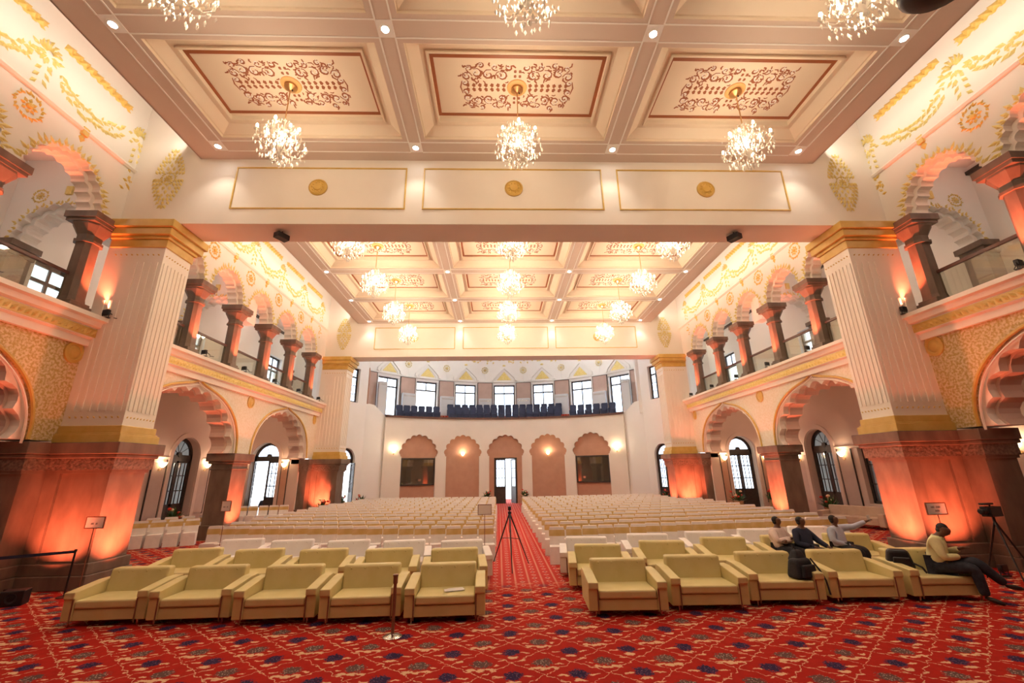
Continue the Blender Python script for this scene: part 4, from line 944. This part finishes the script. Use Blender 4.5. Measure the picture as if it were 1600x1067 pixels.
# ------------------------------------------------------------------ signs, stanchion, tripods
def sign_stand(x, y, h, w, hh, lab, tilt=0, txt=0, rz=0):
    r = empty('sign_stand', (x, y, 0), rz, lab, 'sign'); b = MB(); b.lathe([(.14, 0), (.14, .012), (.02, .03), (.012, .05)], 16); b.build('base', m_metal, r)
    b = MB(); b.tube([(0, 0, .02), (tilt*.6, 0, h-hh/2)], .010, 6); b.build('pole', m_strip, r)
    x0 = tilt*.6; b = MB(); b.box(x0-w/2, x0+w/2, -.012, .012, h-hh/2, h+hh/2); p = b.build('sign_plate', m_paper, r)
    b = MB(); e = .018
    for a, c, d, f_ in ((-w/2-e, w/2+e, -hh/2-e, -hh/2), (-w/2-e, w/2+e, hh/2, hh/2+e), (-w/2-e, -w/2, -hh/2, hh/2), (w/2, w/2+e, -hh/2, hh/2)): b.box(x0+a, x0+c, -.016, .016, h+d, h+f_)
    b.build('sign_frame', m_strip, r)
    if txt:
        b = MB()
        for (u, v, l) in (((-.14, .045, .10), (-.01, .045, .12), (-.05, -.045, .12)) if txt == 1 else ((-.08, -.02, .07), (.03, -.02, .05))):
            for q in range(int(l/.022)): b.rib([(x0+u+q*.024, h+v-.025), (x0+u+.008+q*.024, h+v+.02), (x0+u+.014+q*.024, h+v-.02)], .012, .002, frame((0, -.013, 0), (1, 0, 0), (0, 0, 1), (0, -1, 0)))
        b.build('lettering', m_ink, p)
    return r
sign_stand(-1.02, 13.75, 1.50, .38, .26, 'plain square sign on a thin pole by the left block beside the aisle')
sign_stand(-9.6, 15.3, 1.64, .28, .30, 'small white sign on a pole at the left end of the chair rows', txt=2)
sign_stand(10.62, 11.35, 1.50, .50, .26, 'white lettered sign on a thin pole before the right pedestal', tilt=-.0, txt=1)
sign_stand(-10.52, 11.60, 1.55, .42, .24, 'small framed sign on a pole before the left pedestal', txt=2)
r = empty('stanchion', (-2.37, 8.22, 0), 0, 'brown barrier post on a round steel base before the left sofas', 'barrier post')
b = MB(); b.lathe([(.16, 0), (.16, .012), (.12, .03), (.03, .045), (.02, .06)], 24); b.build('base', m_metal, r, smooth=False)
b = MB(); b.lathe([(.028, .05), (.028, .78), (.040, .80), (.040, .90), (.045, .90), (.045, .93), (.001, .94)], 14); b.build('post', m_strip, r)
r = empty('belt_barrier', (-10.55, 11.3, 0), 0, 'dark belt barrier stretched in front of the left pedestal', 'barrier')
b = MB(); b.lathe([(.14, 0), (.14, .015), (.02, .04), (.02, .95), (.03, .95), (.03, 1.0)], 12); b.build('post', m_black, r)
b = MB(); b.add([(0, 0, .92), (0, 0, .98), (-2.5, -1.6, .90), (-2.5, -1.6, .97), (0, .006, .92), (0, .006, .98), (-2.5, -1.594, .90), (-2.5, -1.594, .97)], [(0, 2, 3, 1), (4, 5, 7, 6), (0, 1, 5, 4), (2, 6, 7, 3), (0, 4, 6, 2), (1, 3, 7, 5)]); b.build('belt', m_navy, r)
r = empty('tripod', (-.28, 13.4, 0), 0, 'black camera tripod standing in the middle of the aisle', 'tripod')
for k, (x, y) in enumerate([(-.48, .75), (.03, -.85), (.55, .35)]):
    b = MB(); b.tube([(0, 0, 1.42), (x*.5, y*.5, .72), (x, y, .0)], [.024, .02, .012], 6); b.build('leg', m_black, r)
b = MB(); b.tube([(0, 0, .9), (0, 0, 1.5)], .016, 6); b.box(-.05, .05, -.05, .05, 1.4, 1.46); b.build('column', m_black, r)
b = MB(); b.box(-.045, .045, -.05, .05, 1.5, 1.6); b.tube([(0, 0, 1.55), (.05, .2, 1.48)], .01, 5); b.build('head', m_black, r)
b = MB(); b.tube([(0, 0, .75), (-.23, .37, .70)], .008, 5); b.tube([(0, 0, .75), (.26, .17, .70)], .008, 5); b.tube([(0, 0, .75), (.015, -.4, .70)], .008, 5); b.build('brace', m_black, r)
r = empty('camera_stand', (11.0, 10.4, 0), .3, 'black video camera on a tripod in the shade of the right pedestal', 'camera')
for k, (x, y) in enumerate([(-.35, -.35), (.55, -.25), (.1, .5)]): b = MB(); b.tube([(0, 0, 1.3), (x, y, 0)], [.025, .014], 6); b.build('leg', m_black, r)
b = MB(); b.box(-.22, .22, -.1, .1, 1.40, 1.62); b.lathe([(.07, 0), (.07, .18), (.05, .2)], 12, T=lambda x, y, z: (-.22-z, x, 1.52+y)); b.box(-.30, .05, -.06, .06, 1.66, 1.70); b.tube([(0, 0, 1.62), (0, 0, 1.68)], .02, 5); b.build('camera_body', m_black, r, bevel=.01)
b = MB(); b.tube([(0, 0, 1.25), (0, 0, 1.42)], .03, 8); b.build('fluid_head', m_black, r)
r = empty('monitor_speaker', (-11.1, 10.75, 0), .4, 'small black box on the carpet at the foot of the left pedestal', 'speaker'); b = MB(); b.box(-.2, .2, -.15, .15, 0, .30); b.build('cabinet', m_black, r, bevel=.02); b = MB(); b.lathe([(.10, 0), (.1, .01), (.03, -.01)], 14, T=lambda x, y, z: (x, -.15-z, .15+y)); b.build('speaker_cone', m_blackf, r)
for s in (-1, 1):
    r = empty('beam_spotlight', (s*7.5-.1, 12.45, 10.2), s*.5, 'small black box light hanging under the %s end of the near crossbeam' % SIDE[s], 'spotlight'); b = MB(); b.box(-.13, .13, -.20, .20, -.28, -.10); b.build('housing', m_black, r, bevel=.01); b = MB(); b.tube([(0, 0, -.12), (0, 0, 0)], .02, 6); b.build('stem', m_black, r)
r = empty('stage_lamp', (5.35, 3.8, 8.62), .1, 'black round-bottomed lamp hanging at the top right edge of the picture', 'stage light'); b = MB(); b.lathe([(.001, 0), (.26, .02), (.42, .06), (.48, .14), (.46, .26), (.25, .36), (.001, .38)], 28); b.build('housing', m_black, r, smooth=True)
b = MB(); b.tube([(0, 0, .36), (0, 0, 3.95)], .02, 6); b.build('suspension_rod', m_black, r)

# ------------------------------------------------------------------ bags
def skin_obj(name, verts, edges, radii, m, parent, sub=2, root=0, label=None):
    me = bpy.data.meshes.new(name); me.from_pydata([Vector(v) for v in verts], edges, []); o = bpy.data.objects.new(name, me); COL.objects.link(o)
    me.materials.append(m); o.parent = parent
    sk = o.modifiers.new('skin', 'SKIN'); sk.use_smooth_shade = True
    lay = me.skin_vertices[0] if me.skin_vertices else None
    if lay is None:
        bmx = bmesh.new(); bmx.from_mesh(me); bmx.verts.layers.skin.verify(); bmx.to_mesh(me); bmx.free(); lay = me.skin_vertices[0]
    for i, r_ in enumerate(radii):
        lay.data[i].radius = r_ if isinstance(r_, tuple) else (r_, r_); lay.data[i].use_root = (i == root)
    ss = o.modifiers.new('subsurf', 'SUBSURF'); ss.levels = sub; ss.render_levels = sub
    if label: o['label'] = label
    return o
def blob_mesh(b, boxes):
    for (x0, x1, y0, y1, z0, z1, tp) in boxes:
        cx, cy = (x0+x1)/2, (y0+y1)/2; f = lambda x, c: c+(x-c)*tp
        b.add([(x0, y0, z0), (x1, y0, z0), (x1, y1, z0), (x0, y1, z0), (f(x0, cx), f(y0, cy), z1), (f(x1, cx), f(y0, cy), z1), (f(x1, cx), f(y1, cy), z1), (f(x0, cx), f(y1, cy), z1)], [(3, 2, 1, 0), (4, 5, 6, 7), (0, 1, 5, 4), (1, 2, 6, 5), (2, 3, 7, 6), (3, 0, 4, 7)])
r = empty('backpack', (5.52, 9.42, .45), .35, 'black backpack slumped on the third front sofa of the right block', 'bag')
b = MB(); blob_mesh(b, [(-.27, .29, -.15, .15, 0, .36, .75)]); b.build('bag_body', m_blackf, r, bevel=.07)
b = MB(); blob_mesh(b, [(-.19, .19, -.22, -.13, .03, .26, .85)]); b.build('front_pocket', m_blackf, r, bevel=.03)
b = MB(); blob_mesh(b, [(-.14, .24, -.05, .18, .30, .50, .5)]); b.build('top_flap', m_blackf, r, bevel=.05)
b = MB(); b.tube([(.2, -.10, .35), (.27, -.2, .15), (.26, -.30, -.02), (.25, -.34, -.26)], .018, 6); b.tube([(-.05, .1, .45), (.05, .12, .56), (.15, .1, .45)], .012, 6); b.build('strap', m_blackf, r)
r = empty('backpack', (7.92, 9.72, .62), -.5, 'black backpack leaning on the backrest of the fifth front sofa on the right', 'bag')
b = MB(); blob_mesh(b, [(-.28, .22, -.12, .14, -.12, .26, .7)]); b.build('bag_body', m_black, r, bevel=.07)
b = MB(); blob_mesh(b, [(-.18, .15, -.18, -.11, -.06, .12, .85)]); b.build('front_pocket', m_black, r, bevel=.03)
b = MB(); b.tube([(.15, -.15, .02), (.27, -.2, -.04), (.32, -.22, -.14)], .02, 6); b.build('strap', m_black, r)
r = empty('leaflet', (-1.45, 9.15, .452), .2, 'pale sheet lying on the seat of the left front sofa by the aisle', 'paper'); b = MB(); b.box(-.19, .15, -.09, .08, 0, .006); b.prism([(-.15, -.05), (.19, -.08), (.17, .12), (-.12, .10)], .006, .010); b.build('sheet', m_sofaw, r)

# ------------------------------------------------------------------ people
m_skin = noisy('brown_skin', (.13, .060, .036), (.16, .078, .046), 8, .5)
m_hair = noisy('black_hair', (.008, .007, .006), (.014, .011, .010), 40, .7)
m_greyh = m_hair
m_jean = noisy('dark_jeans', (.018, .022, .035), (.032, .038, .055), 16, .85)
m_blackc = noisy('black_trousers', (.010, .010, .013), (.016, .016, .02), 16, .8)
m_shoe = mat('dark_shoe', (.02, .016, .014), .4)
def shirt(name, c): return noisy(name, c, tuple(x*1.12 for x in c), 9, .8, .15)
def person(name_lab, loc, rz, J, m_top, m_leg, head=(0, 0), sleeves=1, group=None, shoes=True):
    """J: joints in local coords: pelvis, chest, neck, and per side sh,el,wr,hip,kn,an. facing -Y local"""
    r = empty('person', loc, rz, name_lab, 'person', group)
    pel, che, nk = Vector(J['pelvis']), Vector(J['chest']), Vector(J['neck'])
    hx, hy = head; Rh = Matrix.Rotation(hx, 3, 'Z') @ Matrix.Rotation(hy, 3, 'X')
    hd = nk+Rh @ Vector((0, -.015, .13)); fwd = Rh @ Vector((0, -1, 0)); hu = Rh @ Vector((0, 0, 1)); hs = Rh @ Vector((1, 0, 0))
    V = [pel, (pel+che)/2, che, nk, nk+(hd-nk)*.45, hd-hu*.03+fwd*.012, hd+hu*.05-fwd*.008, hd+hu*.095]
    E_ = [(i, i+1) for i in range(7)]; R_ = [(.17, .13), (.15, .12), (.17, .125), .072, .066, (.088, .100), (.100, .116), (.070, .080)]
    TV, TE_, TR = [pel-Vector((0, 0, .03)), (pel+che)/2, che, nk-Vector((0, 0, .03))], [(0, 1), (1, 2), (2, 3)], [(.23, .185), (.215, .17), (.225, .17), (.095, .088)]
    for sd in ('L', 'R'):
        q = -1 if sd == 'L' else 1
        sh, el, wr = [Vector(J[k+sd]) for k in ('sh', 'el', 'wr')]; hp, kn, an = [Vector(J[k+sd]) for k in ('hp', 'kn', 'an')]
        n = len(V); pd = (wr-el).normalized(); palm = wr+pd*.05
        V += [sh, (sh+el)/2, el, (el+wr)/2, wr, palm]; E_ += [(2, n), (n, n+1), (n+1, n+2), (n+2, n+3), (n+3, n+4), (n+4, n+5)]; R_ += [.068, .056, .050, .045, .034, (.044, .026)]
        a = pd.cross(Vector((0, 0, 1)));  a = a.normalized() if a.length > .1 else Vector((1, 0, 0)); bb = pd.cross(a)
        m_ = len(V)
        for fi, (off, ln) in enumerate(((-.028, .062), (-.009, .072), (.011, .066), (.030, .052))):
            p1 = palm+a*off+pd*.035; p2 = p1+pd*ln*.5+bb*.008; p3 = p2+pd*ln*.4+bb*.022
            k = len(V); V += [p1, p2, p3]; E_ += [(n+5, k), (k, k+1), (k+1, k+2)]; R_ += [.0095, .009, .0075]
        k = len(V); V += [wr+pd*.03-a*.03, wr+pd*.06-a*.052+bb*.01]; E_ += [(n+4, k), (k, k+1)]; R_ += [.012, .009]
        k = len(V); V += [hp, (hp+kn)/2, kn, (kn+an)/2, an]; E_ += [(0, k), (k, k+1), (k+1, k+2), (k+2, k+3), (k+3, k+4)]; R_ += [.095, .088, .068, .062, .044]
        k = len(TV); TV += [sh+Vector((0, 0, .0)), (sh+el)/2, el]; TE_ += [(2, k), (k, k+1), (k+1, k+2)]; TR += [.100, .088, .076]
        if sleeves: TV += [(el+wr)/2, wr-(wr-el).normalized()*.02]; TE_ += [(k+2, k+3), (k+3, k+4)]; TR += [.066, .052]
    bo = skin_obj('body', V, E_, R_, m_skin, r, 2, 0)
    skin_obj('shirt', TV, TE_, TR, m_top, r, 2, 0)
    LV, LE, LR = [pel-Vector((0, 0, .02))], [], [(.21, .17)]
    for sd in ('L', 'R'):
        hp, kn, an = [Vector(J[k+sd]) for k in ('hp', 'kn', 'an')]; k = len(LV)
        LV += [hp, (hp+kn)/2, kn, (kn+an)/2, an]; LE += [(0, k), (k, k+1), (k+1, k+2), (k+2, k+3), (k+3, k+4)]; LR += [.135, .125, .10, .088, .076]
    skin_obj('trousers', LV, LE, LR, m_leg, r, 2, 0)
    # face and hair
    b = MB(); b.ell(hd+hu*.040-fwd*.032, (.084, .088, .086), 14, 8, Rh); b.ell(hd-hu*.01-fwd*.048, (.080, .060, .070), 12, 6, Rh); b.build('hair', m_hair, r, smooth=True)
    b = MB(); b.ell(hd+fwd*.088-hu*.01, (.012, .016, .022), 8, 5, Rh); [b.ell(hd+q*hs*.078-hu*.01, (.010, .018, .028), 8, 5, Rh) for q in (-1, 1)]; b.build('nose_and_ears', m_skin, bo, smooth=True)
    b = MB(); [b.ell(hd+fwd*.079+q*hs*.030+hu*.012, (.012, .007, .006), 8, 4, Rh) for q in (-1, 1)]; b.ell(hd+fwd*.080-hu*.045, (.022, .006, .005), 8, 4, Rh); b.build('eyes_and_mouth', m_ink, bo, smooth=True)
    if shoes:
        for sd in ('L', 'R'):
            an = Vector(J['an'+sd]); td = Vector(J.get('toe'+sd, an+Vector((0, -.17, -.05))))-an; td2 = td.normalized(); RR = Vector((0, 1, 0)).rotation_difference(td2).to_matrix()
            b = MB(); b.ell(an+td*.55-Vector((0, 0, .02)), (.048, .135, .042), 12, 6, RR); b.build('shoe', m_shoe, r, smooth=True)
    return r
def sit(lean=.08, spread=.10, **k):
    J = dict(pelvis=(0, .0, .56), chest=(0, lean, .90), neck=(0, lean-.02, 1.10), shL=(-.19, lean, 1.0), shR=(.19, lean, 1.0), elL=(-.26, lean-.05, .74), elR=(.26, lean-.05, .74), wrL=(-.15, -.22, .66), wrR=(.15, -.22, .66),
             hpL=(-.09, -.02, .55), hpR=(.09, -.02, .55), knL=(-spread-.04, -.46, .58), knR=(spread+.04, -.46, .58), anL=(-spread, -.50, .10), anR=(spread, -.50, .10)); J.update(k); return J
# man with folded arms, man in navy, man stretching out his phone, man in yellow on the front sofa
person('man in pale pink shirt with folded arms in the second sofa row, head turned', (6.68, 11.75, 0), .35, sit(wrL=(.14, -.16, .84), wrR=(-.14, -.20, .80), elL=(-.25, -.08, .78), elR=(.25, -.08, .78)), shirt('pink_shirt', (.72, .60, .56)), m_blackc, (.9, 0))
person('man in dark navy shirt sitting beside the man with folded arms, head turned away', (7.18, 11.55, 0), .25, sit(elR=(.33, -.05, .78), wrR=(.36, -.30, .66), wrL=(.0, -.25, .66)), shirt('navy_shirt', (.02, .028, .06)), m_blackc, (1.0, 0))
person('man in light blue shirt stretching out his arm in the second sofa row', (8.22, 11.75, 0), .5, sit(elR=(.42, -.20, 1.06), wrR=(.62, -.42, 1.20), wrL=(.02, -.24, .64), shR=(.19, lean_ := .05, 1.03)), shirt('blue_shirt', (.46, .50, .62)), m_blackc, (.7, 0))
person('man in pale yellow shirt with crossed legs on the front row sofa', (8.55, 9.55, 0), .72, sit(lean=.02, chest=(0, -.04, .88), neck=(0, -.12, 1.07), shL=(-.19, -.05, .99), shR=(.19, -.05, .99), elL=(-.24, -.12, .72), elR=(.25, -.12, .74), wrL=(-.05, -.34, .74), wrR=(.10, -.36, .86), knL=(-.10, -.48, .56), anL=(-.06, -.52, .10), knR=(.00, -.52, .66), anR=(.20, -.80, .30), toeR=(.30, -.98, .26)), shirt('yellow_shirt', (.70, .68, .36)), m_jean, (-.1, .55)).scale = (1.1, 1.1, 1.08)
r = empty('phone', (0, 0, 0), 0, 'white phone held up by the man in the light blue shirt', 'phone'); pc = Vector((8.22, 11.75, 0))+Matrix.Rotation(.5, 3, 'Z') @ Vector((.67, -.47, 1.27)); r.location = pc; b = MB(); b.box(-.04, .04, -.005, .005, -.08, .08); b.build('phone_body', m_paper, r, bevel=.004)
def stand(**k):
    J = dict(pelvis=(0, 0, .95), chest=(0, -.08, 1.28), neck=(0, -.16, 1.46), shL=(-.19, -.09, 1.38), shR=(.19, -.09, 1.38), elL=(-.26, -.22, 1.15), elR=(.26, -.22, 1.15), wrL=(-.14, -.42, 1.16), wrR=(.14, -.42, 1.16), hpL=(-.09, 0, .92), hpR=(.09, 0, .92), knL=(-.10, -.02, .50), knR=(.10, -.02, .50), anL=(-.10, .02, .09), anR=(.10, .02, .09)); J.update(k); return J
person('man in grey-green shirt leaning on the right gallery railing by the near pier', (13.3, 15.05, 7.02), -pi/2, stand(), shirt('olive_shirt', (.10, .10, .07)), m_blackc, (-.3, .1))
person('person in maroon top leaning on the left gallery railing near the far pier', (-13.3, 25.7, 7.02), pi/2, stand(), shirt('maroon_shirt', (.16, .02, .03)), m_blackc, (.3, .1))
person('person in dark clothes in the bright doorway of the left aisle', (-15.3, 28.9, 0), .6, sit(), shirt('dark_shirt', (.03, .03, .04)), m_blackc, (.3, .1))
r = empty('aisle_chair', (-15.3, 28.9, 0), .6, 'low dark chair under the person in the left aisle doorway', 'chair'); b = MB(); b.box(-.24, .24, -.25, .22, .38, .44); b.build('seat', m_dark, r); b = MB(); b.box(-.24, .24, .2, .24, .44, .9); b.build('backrest', m_dark, r)
for q in (-1, 1):
    for y in (-.22, .2): b = MB(); b.box(q*.21-.02, q*.21+.02, y-.02, y+.02, 0, .38); b.build('leg', m_dark, r)

# ------------------------------------------------------------------ flower arrangements
def flowers(x, y, lab, sc=1, kind=0):
    r = empty('flower_arrangement', (x, y, 0), random.uniform(0, 6), lab, 'flowers'); rd = random.Random(int(x*10+y))
    b = MB(); b.lathe([(.12*sc, 0), (.20*sc, .05), (.24*sc, .50*sc), (.26*sc, .55*sc), (.20*sc, .55*sc)], 14); b.build('pot', m_pot, r)
    b = MB()
    for k in range(46):
        a = rd.uniform(0, 6.28); e = rd.uniform(.2, 1.4); L = rd.uniform(.25, .5)*sc
        T = frame((0, 0, .5*sc), (cos(a)*cos(e), sin(a)*cos(e), sin(e)), (-sin(a), cos(a), 0), (-cos(a)*sin(e), -sin(a)*sin(e), cos(e))); b.leaf(.1*sc, 0, 0, L, .10*sc, .02, T)
    b.build('foliage', m_green, r, kind='stuff')
    for k in range(9):
        a = rd.uniform(0, 6.28); rr = rd.uniform(.05, .28)*sc; b = MB(); b.ell((rr*cos(a), rr*sin(a), (.75+rd.uniform(-.1, .3))*sc), (.07*sc, .07*sc, .05*sc), 8, 5)
        b.build('bloom', (m_flowerr, m_flowery)[(k+kind) % 2] if kind != 1 else m_flowerr, r, smooth=True)
for (x, y, lab, sc, kd) in ((-1.55, 36.9, 'flower pot left of the back door', 1.1, 0), (1.5, 36.8, 'flower pot right of the back door', 1.1, 2), (-11.2, 27.6, 'orange lit flower pot before the far left pedestal', 1.1, 0), (-11.6, 31.9, 'flower pot by the left apse doorway, nearer to the pier', 1.1, 0), (-10.6, 33.2, 'flower pot by the left apse doorway, beside the curved wall', 1.1, 2), (11.5, 32.4, 'red flower pot in the right apse doorway', 1.1, 1),
        (15.6, 21.7, 'flower arrangement right of the near arched door in the right aisle', 1.2, 2), (15.5, 24.5, 'red flower pot left of the near arched door in the right aisle', 1.2, 1), (13.9, 27.0, 'flower arrangement left of the arched door in the right aisle end wall', 1.2, 2), (16.05, 26.9, 'red flower pot right of the arched door in the right aisle end wall', 1.2, 1), (-15.6, 21.6, 'flower arrangement by the arched door in the left aisle, nearer to the stage', 1.2, 0), (-15.4, 24.9, 'red flower pot under the left aisle window', 1.2, 1)):
    flowers(x, y, lab, sc, kd)
